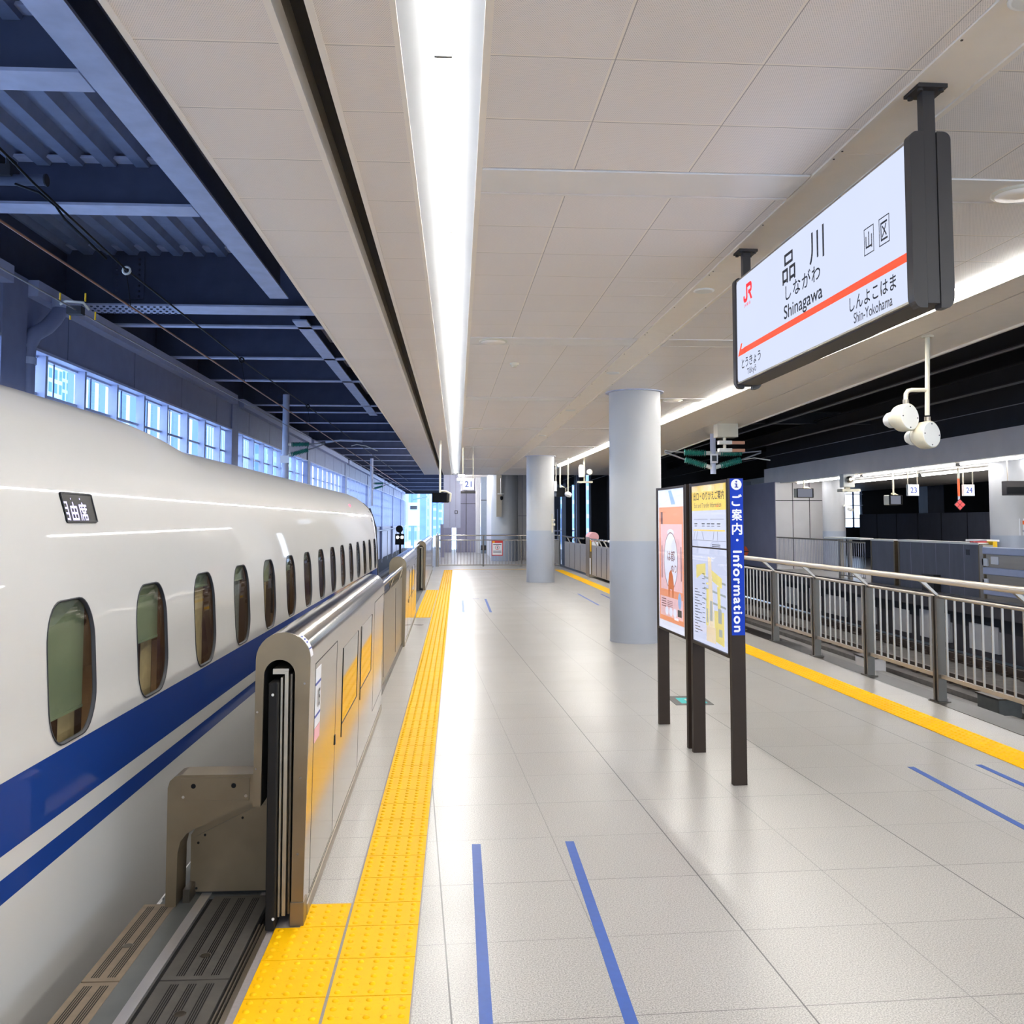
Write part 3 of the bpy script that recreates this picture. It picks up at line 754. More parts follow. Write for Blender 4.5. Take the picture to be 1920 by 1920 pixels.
# destination display
DY0, DY1, DZ0, DZ1 = 4.135, 4.485, 1.712, 1.846
sl = Vector((-(dx(DZ1)-dx(DZ0)), 0, DZ1-DZ0)).normalized()
fr = Frame((TX-dx(DZ0)+.0, DY0, DZ0), (0, 1, 0), sl)
W, Hh = DY1-DY0, (DZ1-DZ0)/sl.z
def rrect(w, h, r, n=5):
    return [(cx+r*math.cos(math.radians(a0+90*i/n)), cy+r*math.sin(math.radians(a0+90*i/n))) for cx, cy, a0 in ((w-r, h-r, 0), (r, h-r, 90), (r, r, 180), (w-r, r, 270)) for i in range(n+1)]
m1 = MB(); fr.poly(m1, rrect(W, Hh, .018), -.01, .006); dsp = m1.build('destination_display', 'black', train)
m1 = MB(); fr.outline(m1, .004, W-.004, .004, Hh-.004, .006, .006, .009); m1.build('rim', 'train_rubber', dsp)
m1 = MB()
lettering(fr, m1, '由', .107, .049, .07, .086, .0072, bold=.002); lettering(fr, m1, '席', .205, .049, .088, .086, .0072, bold=.002)
for b in (.012, .037, .061, .086): fr.rect(m1, .006, .046, b, b+.009, .0068, .0072)
fr.rect(m1, .038, .047, .006, .094, .0068, .0072)
fr.disc(m1, .095, .108, .004, .004, .0068, .0072, 10); fr.disc(m1, .195, .109, .005, .005, .0068, .0072, 10)
m1.build('lettering', 'led', dsp)
# side lamp, end number plate
MB().lathe(bp(.2, 1.985, 15.85), (1, 0, .5), [(.03, -.01), (.028, .012), (.015, .02)], 12).build('side_lamp', 'lamp_red', train)
a = [prof_pt(y, z, .004) for y, z in ((18.62, 1.72), (18.92, 1.72), (18.92, 1.93), (18.62, 1.93))]
MB().prism(a, (.004, 0, 0)).build('end_plate', 'sign_case', train)
MB().tube([(TX+.0, 19.47, -.4), (TX-.03, 19.5, .6), (TX-.07, 19.5, 1.6), (TX-.2, 19.5, 2.0)], .02, 8).build('end_gasket', 'train_rubber', train)
MB().box(-4.6, -1.9, TY0+.5, TY1-.3, -1.0, -.5).build('underframe', 'roof_dark', train)

# ------------------------------------------------------------------ platform gates
def arch(cx, cz, r, x0, z0, x1, z1, n=14):
    """outline from bottom-left (x0, z0) over the top to bottom-right (x1, z1)"""
    return [(x0, z0)] + [(cx-r*math.cos(PI*i/n), cz+r*math.sin(PI*i/n)) for i in range(n+1)] + [(x1, z1)]
def gate(y0, y1, slot, label, near=False):
    s = -.0075*(y0-4.18)
    root = thing('platform_gate', label, 'platform gate', (-.76+s, (y0+y1)/2, 0), 'stainless platform gates beside the train')
    def sh(y): return -.0075*(y-4.18)
    outer = arch(-.7485, 1.123, .1165, -.868, .5 if slot else .0, -.652, 0)
    shell = MB().loop([[(x+sh(y), y, z) for x, z in outer] for y in (y0, (y0*.75+y1*.25), (y0+y1)/2, y1)], False, True)
    for p in shell.sm[:]: pass
    sheet = shell.build('casing', 'steel_polished', root, fix=False)
    e = MB().prism([(x+sh(y1), y1-.004, z) for x, z in arch(-.7485, 1.123, .1165, -.868, 0, -.652, 0)], (0, .006, 0)); e.build('end_plate', 'steel_brown', root)
    if slot:
        inner = arch(-.763, 1.056, .0665, -.835, .5, -.700, .1)
        a = [(x+sh(y0), y0-.004, z) for x, z in outer]; b = [(x+sh(y0), y0-.004, z) for x, z in inner]
        MB().loop([[(p[0], p[1]+.012, p[2]) for p in a], a, b, [(p[0], p[1]+.02, p[2]) for p in b]], False).build('front_plate', 'steel_brown', root)
        MB().loop([[(p[0], y, p[2]) for p in b] for y in (y0+.014, y0+.9)], False).add([(p[0], y0+.9, p[2]) for p in b], [tuple(range(len(b)))]).build('slot_lining', 'gap_black', root, fix=False)
        # door leaf standing inside the slot
        lf = MB().box(-.795+s, -.757+s, y0-.075, y0+.8, .012, 1.035).build('door_leaf', 'rubber', root, .004)
        MB().box(-.752+s, -.744+s, y0-.03, y0+.8, .05, 1.05).box(-.737+s, -.722+s, y0-.02, y0+.8, .05, 1.075).box(-.79+s, -.722+s, y0-.01, y0+.8, 1.062, 1.085).build('leaf_rail', 'steel', lf)
        MB().box(-.716+s, -.708+s, y0+.0, y0+.8, .05, 1.06).build('leaf_edge', 'steel_dark', lf)
        if near: MB().cyl((-.777+s, y0-.076, .985), (-.777+s, y0-.0735, .985), .006, 10).cyl((-.762+s, y0-.076, .06), (-.762+s, y0-.0735, .06), .006, 10).build('leaf_screw', 'ceramic', lf)
        MB().box(-.704+s, -.646+s, y0-.012, y0+.08, 0, .1).build('foot', 'steel_brown', root, .002)
        MB().box(-.868+s, -.83+s, y0+.35, y1, 0, .5).build('rear_skirt', 'steel_brown', root)
        if near:
            sc = MB()
            for x, z in ((-.655, 1.02), (-.668, .62), (-.675, .3), (-.855, .9), (-.857, .66)): sc.cyl((x, y0-.0065, z), (x, y0-.003, z), .005, 8)
            sc.build('screw', 'steel_polished', root)
    else:
        f = MB().prism([(x+sh(y0), y0-.005, z) for x, z in arch(-.7485, 1.123, .1185, -.872, 0, -.649, 0)], (0, .007, 0)); f.build('front_plate', 'steel_brown', root)
    # side hatches and seams: the right face leans 20 mm over 1.1 m
    def fx(y, z): return -.652+.020*z/1.12+sh(y)
    def quad(m, ya, yb, za, zb, t):
        m.hexa([(fx(ya, za)-.002, ya, za), (fx(yb, za)-.002, yb, za), (fx(yb, zb)-.002, yb, zb), (fx(ya, zb)-.002, ya, zb)], [(fx(ya, za)+t, ya, za), (fx(yb, za)+t, yb, za), (fx(yb, zb)+t, yb, zb), (fx(ya, zb)+t, ya, zb)])
    L = (y1-y0)/4.62
    Y = lambda v: y0+v*L
    if near or not slot:
        h = MB()
        for ya, yb, za, zb in ((.17, 1.0, .07, 1.08), (3.55, 4.55, .2, 1.07)):
            for q in ((Y(ya), Y(ya)+.005, za, zb), (Y(yb)-.005, Y(yb), za, zb), (Y(ya), Y(yb), zb-.005, zb), (Y(ya), Y(yb), za, za+.004)): quad(h, *q, .0006)
        quad(h, Y(.1), Y(4.6), .055, .060, .0006); quad(h, Y(2.35), Y(2.356), .07, 1.0, .0006)
        h.build('hatch_seam', 'rubber', root)
        for ya, yb in ((1.30, 2.18), (2.42, 3.3)):
            g = MB(); quad(g, Y(ya), Y(yb), .575, 1.0, .0015); pnl = g.build('inset_panel', 'steel_mirror', root)
            g = MB(); quad(g, Y(yb)-.02, Y(yb), .575, 1.0, .003); quad(g, Y(ya), Y(ya)+.006, .5, 1.0, .003); quad(g, Y(ya), Y(yb), .57, .576, .003); g.build('panel_edge', 'rubber', pnl)
        MB().box(fx(Y(1.02), .55)-.001, fx(Y(1.02), .55)+.004, Y(.98), Y(1.01), .53, .58).build('latch', 'rubber', root)
    k = MB(); k.hexa([(-.652+sh(y0)-.002, y0+.1, 0), (-.652+sh(y0)+.006, y0+.1, 0), (-.652+sh(y1)+.006, y1, 0), (-.652+sh(y1)-.002, y1, 0)], [(-.652+sh(y0)-.002, y0+.1, .05), (-.652+sh(y0)+.006, y0+.1, .05), (-.652+sh(y1)+.006, y1, .05), (-.652+sh(y1)-.002, y1, .05)])
    k.build('kick_plate', 'steel', root)
    if near:
        st = MB(); quad(st, Y(.19), Y(.36), .785, 1.05, .001); stk = st.build('sticker', 'sticker_white', root)
        st = MB(); quad(st, Y(.19), Y(.36), .975, .987, .0015); quad(st, Y(.19), Y(.36), .83, .842, .0015); st.build('sticker_rule', 'ink_blue', stk)
        st = MB(); quad(st, Y(.19), Y(.36), .72, .78, .001); st.build('caution_label', 'pink', root)
        f3 = Frame((fx(Y(.19), .9)+.0012, Y(.19), .785), (0, 1, 0), (0.018, 0, 1))
        t = MB(); lettering(f3, t, '15', .09, .125, .07, .075, .0006, bold=.002); t.build('sticker_number', 'ink', stk)
        t = MB()
        ar = [( -.7485+.1172*math.cos(math.radians(a)), 1.123+.1172*math.sin(math.radians(a))) for a in range(4, 62, 6)]
        t.loop([[(x, y, z) for x, z in ar] for y in (y0+.005, y0+.075)], False); t.build('arch_sticker', 'sticker_white', root, fix=False)
        t = MB(); ar = [( -.7485+.1178*math.cos(math.radians(a)), 1.123+.1178*math.sin(math.radians(a))) for a in range(20, 24, 1)]
        t.loop([[(x, y, z) for x, z in ar] for y in (y0+.006, y0+.074)], False)
        for a0 in (34, 42, 50):
            ar = [( -.7485+.1178*math.cos(math.radians(a)), 1.123+.1178*math.sin(math.radians(a))) for a in range(a0, a0+5, 1)]
            t.loop([[(x, y, z) for x, z in ar] for y in (y0+.02, y0+.06)], False)
        t.build('arch_sticker_marks', 'ink_blue', root, fix=False)
    return root
gate(4.18, 8.8, True, 'nearest stainless platform gate with open arched slot and small white stickers', True)
gate(13.2, 17.5, False, 'middle stainless platform gate with plain rounded end, beyond the low infill panel')
gate(24.1, 34.0, True, 'farthest stainless platform gate with arched slot, past the far yellow tiles')
# low infill panel between the first two gates
root = thing('infill_panel', 'low stainless infill panel with round top rail between nearest and middle gates', 'barrier', (-.74, 11, 0))
MB().box(-.79, -.755, 8.8, 13.2, .06, .96).build('panel', 'steel', root)
MB().tube([(-.735, 8.82, 1.10), (-.755, 13.2, 1.10)], .028, 10).build('top_rail', 'steel_polished', root)
for y in (9.4, 11.2, 12.9):
    MB().tube([(-.77, y-.25, .95), (-.745, y, 1.08)], .012, 8).build('rail_bracket', 'steel', root)
for y in (9.9, 11.8): MB().box(-.756, -.753, y, y+.03, .12, .9).build('panel_slot', 'rubber', root)
MB().box(-.81, -.74, 8.8, 13.2, 0, .06).build('base_rail', 'steel_dark', root)
MB().box(-.77, -.72, 8.8, 8.9, 0, 1.03).build('end_post', 'steel', root)
# rail piece past the middle gate
root = thing('gate_leaf_rail', 'thin bright rail reaching from the middle gate to the far gate opening', 'rail', (-.84, 19, 0))
MB().tube([(-.85, 17.5, 1.17), (-.93, 24, 1.17)], .02, 8).build('rail', 'steel_polished', root)
MB().box(-.90, -.86, 17.5, 17.6, 0, 1.19).box(-.98, -.94, 23.9, 24.0, 0, 1.19).build('post', 'steel_dark', root)

# bracket stand behind the near gate
st = thing('gate_stand', 'short stainless stand with a bent leg behind the nearest gate, on the gap plates', 'stand', (-1.1, 4.7, 0))
A = [(-1.292, .004), (-1.292, .525), (-1.283, .555), (-1.262, .574), (-1.235, .580), (-.90, .580), (-.90, .462), (-1.165, .345), (-1.205, .322), (-1.232, .288), (-1.243, .24), (-1.246, .004)]
MB().prism([(x, 4.40, z) for x, z in A], (0, .15, 0)).build('arm_plate', 'steel_brown', st, .003)
MB().prism([(x, 4.55, z) for x, z in [(-1.225, .012), (-1.225, .27), (-1.205, .30), (-.93, .432), (-.86, .44), (-.86, .012)]], (0, .9, 0)).build('box_cover', 'steel_brown', st, .004)
MB().prism([(x, 4.545, z) for x, z in [(-1.205, .02), (-1.205, .262), (-.925, .398), (-.865, .41), (-.865, .02)]], (0, .006, 0)).build('front_panel', 'steel_brown', st)
MB().box(-1.22, -.86, 4.56, 5.4, 0, .012).build('base_gap', 'gap_black', st)
fp = MB().box(-1.235, -.93, 4.3965, 4.401, .468, .568).build('face_plate', 'steel_brown', st, .001)
MB().cyl((-1.178, 4.3955, .532), (-1.178, 4.3975, .532), .011, 14).cyl((-1.0, 4.3955, .532), (-1.0, 4.3975, .532), .011, 14).build('sensor_hole', 'black', fp)
mb = MB()
for x, z in ((-1.222, .485), (-.945, .487)): mb.cyl((x, 4.3945, z), (x, 4.3975, z), .007, 8)
mb.build('screw', 'steel_polished', fp)
mb = MB()
for x, z in ((-1.19, .235), (-1.16, .27), (-.99, .345), (-1.195, .03)): mb.cyl((x, 4.5435, z), (x, 4.546, z), .006, 8)
mb.build('bolt', 'rubber', st)
MB().box(-1.23, -1.2, 4.45, 4.75, 0, .06).build('foot_block', 'steel_dark', st)
# ------------------------------------------------------------------ hanging station sign
def backlit(key, rgb, s=.30, noise=.02, nscale=6): defmat(key, rgb, .5, noise=noise, nscale=nscale, emit=rgb, estr=s)
backlit('lit_orange', (244, 74, 34)); backlit('lit_red', (236, 40, 44)); backlit('lit_yellow', (250, 214, 90), .26); backlit('lit_map', (238, 224, 136), .26); backlit('lit_beige', (238, 222, 190), .26); backlit('lit_grey', (170, 178, 176), .26)
backlit('lit_sheet', (226, 230, 244), .34)
D = Vector((-.0135, 1, 0)).normalized()
def onl(y, off=0): return Vector((2.054-.0135*(y-3.978)+off, y, 0))
sg = thing('station_sign', 'large lit white station name sign hanging from two dark posts under the ceiling', 'station sign', tuple(onl(5.2))[:2]+(CEIL,))
o = onl(6.45, -.078)
fr = Frame(o, -D, (0, 0, 1))
m = MB(); fr.rect(m, .05, 2.49, 2.665, 3.385, -.15, -.012); m.build('case', 'sign_case', sg)
m = MB(); fr.poly(m, [(a+.045, b+2.682) for a, b in rrect(2.435, .705, .03)], -.014, .0); face = m.build('face', 'sign_glow', sg)
m = MB(); fr.outline(m, .035, 2.495, 2.672, 3.395, .010, -.016, .002); m.build('face_edge', 'steel', sg)
for a0 in (-.01, 2.485):
    ec = None
    for c0, c1, outer in ((-.048, .014, 1), (-.17, -.108, -1)):
        r = .035; pts = []
        # lobe outline in the (n, z) plane with rounded outer corners
        z0, z1 = 2.64, 3.42
        xo, xi = (c1, c0) if outer == 1 else (c0, c1)
        s = 1 if xo > xi else -1
        pts = [(xi, z0)] + [(xo-s*r+s*r*math.sin(t*PI/12), z0+r*1.6-r*1.6*math.cos(t*PI/12)) for t in range(7)] + [(xo-s*r+s*r*math.cos(t*PI/12), z1-r+r*math.sin(t*PI/12)) for t in range(7)] + [(xi, z1)]
        m = MB(); m.prism([fr.P(a0, z, n) for n, z in pts], fr.r*.055); m.build('end_cap', 'sign_case', sg, .003)
    m = MB(); fr.rect(m, a0+.002, a0+.050, 2.66, CEIL, -.105, -.051); post = m.build('post', 'sign_case', sg, .002)
    m = MB(); fr.rect(m, a0-.04, a0+.09, CEIL-.018, CEIL-.0, -.145, -.011); m.build('flange', 'sign_case', post)
    m = MB()
    for q in (-.125, -.031): m.lathe(fr.P(a0-.02, CEIL-.03, q), (0, 0, 1), [(.012, 0), (.012, .02)], 8); m.lathe(fr.P(a0+.07, CEIL-.03, q), (0, 0, 1), [(.012, 0), (.012, .02)], 8)
    m.build('flange_bolt', 'sign_case', post)
K = .0008
m = MB()
lettering(fr, m, '品', 1.043, 3.225, .205, .175, K, bold=.002); lettering(fr, m, '川', 1.464, 3.232, .20, .175, K, bold=.002)
m.build('station_name', 'ink', face); m = MB()
lettering(fr, m, 'しながわ', 1.245, 3.082, .52, .092, K, 1.1, bold=.0012)
lettering(fr, m, 'Shinagawa', 1.242, 2.955, .575, .105, K, bold=.0012); m.build('station_reading', 'ink', face); m = MB()
lettering(fr, m, 'しんよこはま', 2.112, 2.804, .49, .07, K, 1.05, bold=.001); lettering(fr, m, 'Shin-Yokohama', 2.115, 2.727, .405, .052, K, bold=.0006)
m.build('next_station_name', 'ink', face); m = MB()
lettering(fr, m, 'とうきょう', .33, 2.795, .385, .066, K, bold=.001); lettering(fr, m, 'Tōkyō', .342, 2.722, .185, .052, K, bold=.0006)
m.build('previous_station_name', 'ink', face); m = MB()
lettering(fr, m, '山', 2.096, 3.069, .066, .082, K, bold=.0012); lettering(fr, m, '区', 2.254, 3.067, .066, .086, K, bold=.0012)
for c in (2.096, 2.254): fr.outline(m, c-.052, c+.052, 3.002, 3.134, .005, .0004, K)
m.build('zone_mark', 'ink', face)
m = MB()
fr.rect(m, .19, 2.475, 2.862, 2.902, .0002, K); fr.poly(m, [(.06, 2.86), (.225, 2.86), (.225, 2.9), (.13, 2.9), (.155, 2.94), (.13, 2.94)], .0002, K)
m.build('route_bar', 'lit_orange', face)
m = MB(); J = lambda pts: fr.poly(m, [(.284+x, 3.262+y) for x, y in pts], .0002, K)
# the railway mark: J sweeping under into R
J([(-.088, -.012), (-.088, -.035), (-.080, -.052), (-.062, -.060), (-.03, -.060), (-.012, -.052), (-.004, -.035), (-.004, .06), (-.03, .06), (-.03, -.022), (-.036, -.034), (-.058, -.034), (-.064, -.028), (-.064, -.012)])
J([(.006, .06), (.006, .034), (.05, .034), (.06, .028), (.06, .016), (.05, .01), (.012, .01), (.012, -.014), (.028, -.014), (.062, -.06), (.092, -.06), (.058, -.012), (.076, -.006), (.086, .01), (.086, .036), (.076, .054), (.056, .06)])
J([(-.03, .034), (.012, .034), (.012, .06), (-.03, .06)])
lettering(fr, m, 'JR東海', .276, 3.18, .13, .026, K)
m.build('railway_mark', 'lit_red', face)

# ------------------------------------------------------------------ information boards
def bline(y, off=0): return Vector((1.808-.046*(y-6.24)+off, y, 0))
BD = Vector((-.046, 1, 0)).normalized()
b1 = thing('information_board', 'dark framed map board with a blue vertical information strip on its near post', 'notice board', (1.82, 6.65, 0), 'free-standing notice boards')
f1 = Frame(bline(7.085), -BD, (0, 0, 1))          # a = 0 far edge .. .85 near edge
m = MB(); f1.rect(m, .0, .85, .822, 2.0, -.06, -.012); m.build('panel', 'dark_brown', b1)
m = MB(); f1.outline(m, 0, .85, .815, 2.004, .02, -.065, .004); f1.rect(m, .02, .83, 1.528, 1.538, -.012, .0035); m.build('frame', 'dark_brown', b1)
for a in (-.02, .86):
    m = MB(); f1.rect(m, a, a+.045, 0, 2.008, -.09, .003); m.build('post', 'dark_brown', b1, .002)
m = MB(); f1.rect(m, .02, .83, .84, 1.985, -.011, -.004); mp = m.build('map_sheet', 'board_glow', b1)
m = MB(); f1.rect(m, .02, .83, 1.80, 1.985, -.004, -.0034); m.build('yellow_header', 'lit_yellow', mp)
m = MB(); lettering(f1, m, '出口・のりかえご案内', .42, 1.905, .70, .06, -.003, bold=.001); lettering(f1, m, 'Exit and Transfer Information', .40, 1.838, .62, .034, -.003)
f1.rect(m, .07, .40, 1.735, 1.737, -.004, -.0033); f1.rect(m, .46, .76, 1.735, 1.737, -.004, -.0033)
for a in (.12, .30, .42, .52, .65): f1.rect(m, a-.035, a+.035, 1.70, 1.708, -.004, -.0033); f1.rect(m, a-.03, a+.03, 1.685, 1.69, -.004, -.0033)
for a, b in ((.1, .06), (.16, .13), (.26, .31), (.54, .52), (.62, .62)): f1.poly(m, [(a, 1.65), (a+.004, 1.65), (b+.004, 1.59), (b, 1.59)], -.004, -.0033)
f1.rect(m, .05, .8, 1.583, 1.585, -.004, -.0033)
for r in range(3): f1.rect(m, .5, .68, 1.56-.012*r-.005, 1.56-.012*r, -.004, -.0033)
for r in range(16): f1.rect(m, .075, .075+.07+.05*((r*7) % 3), 1.22-.021*r, 1.225-.021*r, -.004, -.0033)
for r in range(11): f1.rect(m, .26, .32, 1.34-.035*r, 1.344-.035*r, -.004, -.0033)
m.build('diagram_lines', 'ink', mp)
m = MB(); f1.rect(m, .06, .78, 1.652, 1.662, -.004, -.0032); m.build('route_band', 'lit_yellow', mp)
m = MB(); P = lambda pts: f1.poly(m, pts, -.004, -.0034)
P([(.12, 1.40), (.34, 1.42), (.34, 1.33), (.25, 1.34), (.12, 1.30)]); P([(.47, 1.38), (.70, 1.33), (.70, 1.26), (.5, 1.30)]); P([(.60, 1.27), (.66, 1.27), (.67, 1.10), (.61, 1.10)])
P([(.36, 1.24), (.42, 1.24), (.40, .96), (.34, .98)]); P([(.53, 1.10), (.74, 1.10), (.74, .87), (.53, .89)])
for r in range(6): f1.rect(m, .355, .40, 1.27-.045*r, 1.285-.045*r, -.004, -.0033)
m.build('map_yellow', 'lit_map', mp)
m = MB(); P([(.40, 1.47), (.47, 1.46), (.53, .90), (.42, .90)]); f1.rect(m, .35, .56, .87, .98, -.0038, -.003); m.build('map_beige', 'lit_beige', mp)
m = MB()
for q in ((.44, .49, 1.02, 1.16), (.62, .69, 1.02, 1.12), (.36, .385, 1.0, 1.1), (.63, .70, .93, .98)): f1.rect(m, *q, -.0036, -.0028)
for z in (1.30, 1.22, 1.14): f1.poly(m, [(.3, z+.03), (.78, z), (.78, z-.015), (.3, z+.015)], -.0042, -.0037)
m.build('map_grey', 'lit_grey', mp)
m = MB(); f1.rect(m, .02, .83, .838, 1.987, -.0006, .0006); m.build('cover_pane', 'glass_board', b1)
# the blue strip on the near post, facing up the platform
np0 = f1.P(.905, 0, -.09)
f2 = Frame(np0+Vector((0, -.002, 0)), -f1.n*-1 if False else Vector((1, .046, 0)), (0, 0, 1))
f2 = Frame(f1.P(.905, 0, .003), Vector((1, .046, 0)), (0, 0, 1))
m = MB(); f2.rect(m, .002, .091, .972, 2.006, .0, .002); strip = m.build('blue_strip', 'blue_panel', b1)
m = MB(); f2.disc(m, .046, 1.966, .036, .036, .002, .0028, 32); rnd = m.build('information_symbol', 'sticker_white', strip)
m = MB(); f2.disc(m, .046, 1.985, .0065, .0065, .0028, .0034, 16)
for q in ((.041, .052, 1.945, 1.973), (.035, .052, 1.967, 1.973), (.034, .059, 1.945, 1.951)): f2.rect(m, *q, .0028, .0034)
m.build('letter', 'ink_blue', rnd)
m = MB()
for c, z in (('ご', 1.862), ('案', 1.765), ('内', 1.672)): lettering(f2, m, c, .047, z, .066, .075, .0026, bold=.0022)
f2.disc(m, .047, 1.597, .0085, .0085, .002, .0026, 14)
lettering(f2, m, 'Information', .047, 1.26, .53, .058, .0026, 1.16, bold=.0028, rot=1)
m.build('lettering', 'sticker_white', strip)

b2 = thing('poster_board', 'dark framed board with an orange and pink poster, standing behind the map board', 'notice board', (1.76, 7.65, 0), 'free-standing notice boards')
f3 = Frame(bline(8.075), -BD, (0, 0, 1))
m = MB(); f3.rect(m, 0, .83, .822, 2.0, -.06, -.012); m.build('panel', 'dark_brown', b2)
m = MB(); f3.outline(m, 0, .83, .815, 2.004, .018, -.065, .004); m.build('frame', 'dark_brown', b2)
for a in (-.02, .84):
    m = MB(); f3.rect(m, a, a+.045, 0, 2.008, -.09, .003); m.build('post', 'dark_brown', b2, .002)
m = MB(); f3.rect(m, .018, .812, .833, 1.986, -.011, -.004); ps = m.build('poster_sheet', 'lit_sheet', b2)
backlit('poster_orange', (244, 158, 116), .26); backlit('poster_pink', (246, 200, 204), .26, .1, 14); backlit('poster_blue', (150, 186, 230), .26); defmat('poster_grey', (196, 202, 210), .5); defmat('poster_maroon', (150, 84, 88), .5)
backlit('poster_figure', (230, 124, 60), .2, .2, 9)
m = MB(); f3.rect(m, .05, .78, .90, 1.84, -.004, -.0036); m.build('orange_ground', 'poster_orange', ps)
m = MB(); f3.rect(m, .10, .74, 1.16, 1.70, -.0036, -.0034); f3.rect(m, .08, .75, .94, 1.10, -.0036, -.0034); m.build('pink_field', 'poster_pink', ps)
m = MB(); f3.disc(m, .41, 1.40, .20, .225, -.0034, -.003, 40); f3.disc(m, .41, 1.63, .10, .03, -.0034, -.003, 18); m.build('oval_panel', 'lit_sheet', ps)
m = MB()
for i in range(36):
    a = 2*PI*i/36
    for r0, r1, z0, z1 in ((.20, .208, .225, .233),):
        f3.poly(m, [(.41+r0*math.cos(a), 1.40+z0*math.sin(a)), (.41+r1*math.cos(a), 1.40+z1*math.sin(a)), (.41+r1*math.cos(a+.176), 1.40+z1*math.sin(a+.176)), (.41+r0*math.cos(a+.176), 1.40+z0*math.sin(a+.176))], -.0034, -.0028)
lettering(f3, m, 'は都', .42, 1.44, .22, .085, -.0026, bold=.001); lettering(f3, m, 'ぬり', .50, 1.34, .16, .06, -.0026, bold=.001)
for a in (.13, .70): f3.rect(m, a, a+.02, 1.25, 1.52, -.0034, -.003)
for r in range(4): f3.rect(m, .12, .26, 1.075-.02*r, 1.083-.02*r, -.0034, -.003); f3.rect(m, .30, .45, 1.065-.014*r, 1.070-.014*r, -.0034, -.003)
f3.rect(m, .11, .17, 1.70, 1.80, -.0036, -.0032)
m.build('poster_ink', 'poster_maroon', ps)
m = MB(); f3.poly(m, [(.36, 1.30), (.42, 1.33), (.47, 1.28), (.50, 1.20), (.48, 1.10), (.45, 1.11), (.44, 1.17), (.38, 1.17), (.36, 1.10), (.33, 1.11), (.33, 1.22)], -.003, -.0024); m.build('orange_figure', 'poster_figure', ps)
m = MB(); f3.disc(m, .66, 1.09, .045, .065, -.0034, -.0026, 24); f3.poly(m, [(.35, 1.975), (.44, 1.975), (.56, 1.86), (.44, 1.86)], -.004, -.0034); m.build('blue_patch', 'poster_blue', ps)
m = MB()
for k, a in enumerate((.28, .40, .52)): f3.disc(m, a, .985, .05, .035, -.0034, -.0028, 20)
f3.rect(m, .50, .62, .93, .95, -.0034, -.0028); m.build('white_patch', 'lit_sheet', ps)
m = MB(); f3.rect(m, .60, .71, .965, 1.02, -.0034, -.0026); m.build('dark_patch', 'plate_slate', ps)
m = MB(); f3.rect(m, .018, .812, .831, 1.988, -.0006, .0006); m.build('cover_pane', 'glass_board', b2)

# exit light set in the floor behind the boards
el = thing('floor_exit_light', 'small green exit light plate set in the floor behind the notice boards', 'exit light', (2.2, 9.1, 0))
MB().box(2.06, 2.42, 8.88, 9.32, -.02, .004).build('plate', 'sign_case', el)
MB().box(2.13, 2.38, 8.95, 9.22, .004, .006).build('lens', 'exit_glow', el)
MB().box(2.2, 2.26, 9.0, 9.15, .006, .0068).box(2.28, 2.33, 9.06, 9.1, .006, .0068).build('arrow', 'ceramic', el)

# ------------------------------------------------------------------ steel railing on the right
SP = 1.535; POSTS = [8.926+SP*k for k in range(-3, 12)]
def rail_section(k, label):
    y0, y1 = POSTS[k], POSTS[k+1]; x0, x1 = fence_x(y0), fence_x(y1)
    r = thing('platform_railing', label, 'railing', (x0, y0, 0), 'sections of steel railing on the right')
    X = lambda y: x0+(x1-x0)*(y-y0)/(y1-y0)
    for s in (-1, 1):
        MB().box(x0-.04, x0+.04, y0+s*.036-.016, y0+s*.036+.016, .0, 1.005).build('post', 'post_steel', r)
    MB().box(x0-.02, x0+.02, y0-.014, y0+.014, .05, .98).build('post_core', 'steel_dark', r)
    MB().box(x0-.06, x0+.06, y0-.09, y0+.09, 0, .012).build('base_plate', 'steel_dark', r)
    MB().tube([(x0, y0, 1.0), (x1, y1, 1.0)], .017, 10).build('top_rail', 'fence_steel', r)
    MB().hexa([(x0-.012, y0, .225), (x0+.012, y0, .225), (x1+.012, y1, .225), (x1-.012, y1, .225)], [(x0-.012, y0, .262), (x0+.012, y0, .262), (x1+.012, y1, .262), (x1-.012, y1, .262)]).build('bottom_rail', 'fence_steel', r)
    MB().tube([(x0-.185, y0, 1.175), (x1-.185, y1, 1.175)], .031, 12).build('handrail', 'handrail_steel', r)
    MB().prism([(x0-.01, y0-.02, 1.0), (x0+.02, y0-.02, 1.0), (x0-.15, y0-.02, 1.165), (x0-.19, y0-.02, 1.155)], (0, .04, 0)).build('bracket', 'fence_steel', r)
    first = None
    for i in range(9):
        yb = y0+SP*(i+1)/10
        if first is None:
            first = MB().box(X(yb)-.009, X(yb)+.009, yb-.006, yb+.006, .25, .995).build('baluster', 'fence_steel', r); yb0, xb0 = yb, X(yb)
        else:
            c = first.copy(); COL.objects.link(c); c.parent = r; c.location = (X(yb)-xb0, yb-yb0, 0)
n = 0
for k in range(len(POSTS)-1):
    lab = 'steel railing section with upright bars by the right track, ' + ('nearest the camera' if k == 0 else ORD[k]+' from the camera end')
    rail_section(k, lab)
struct(MB().box(4.55, 4.85, -12, 9, -.02, .004), 'trim_22', 'steel_dark')
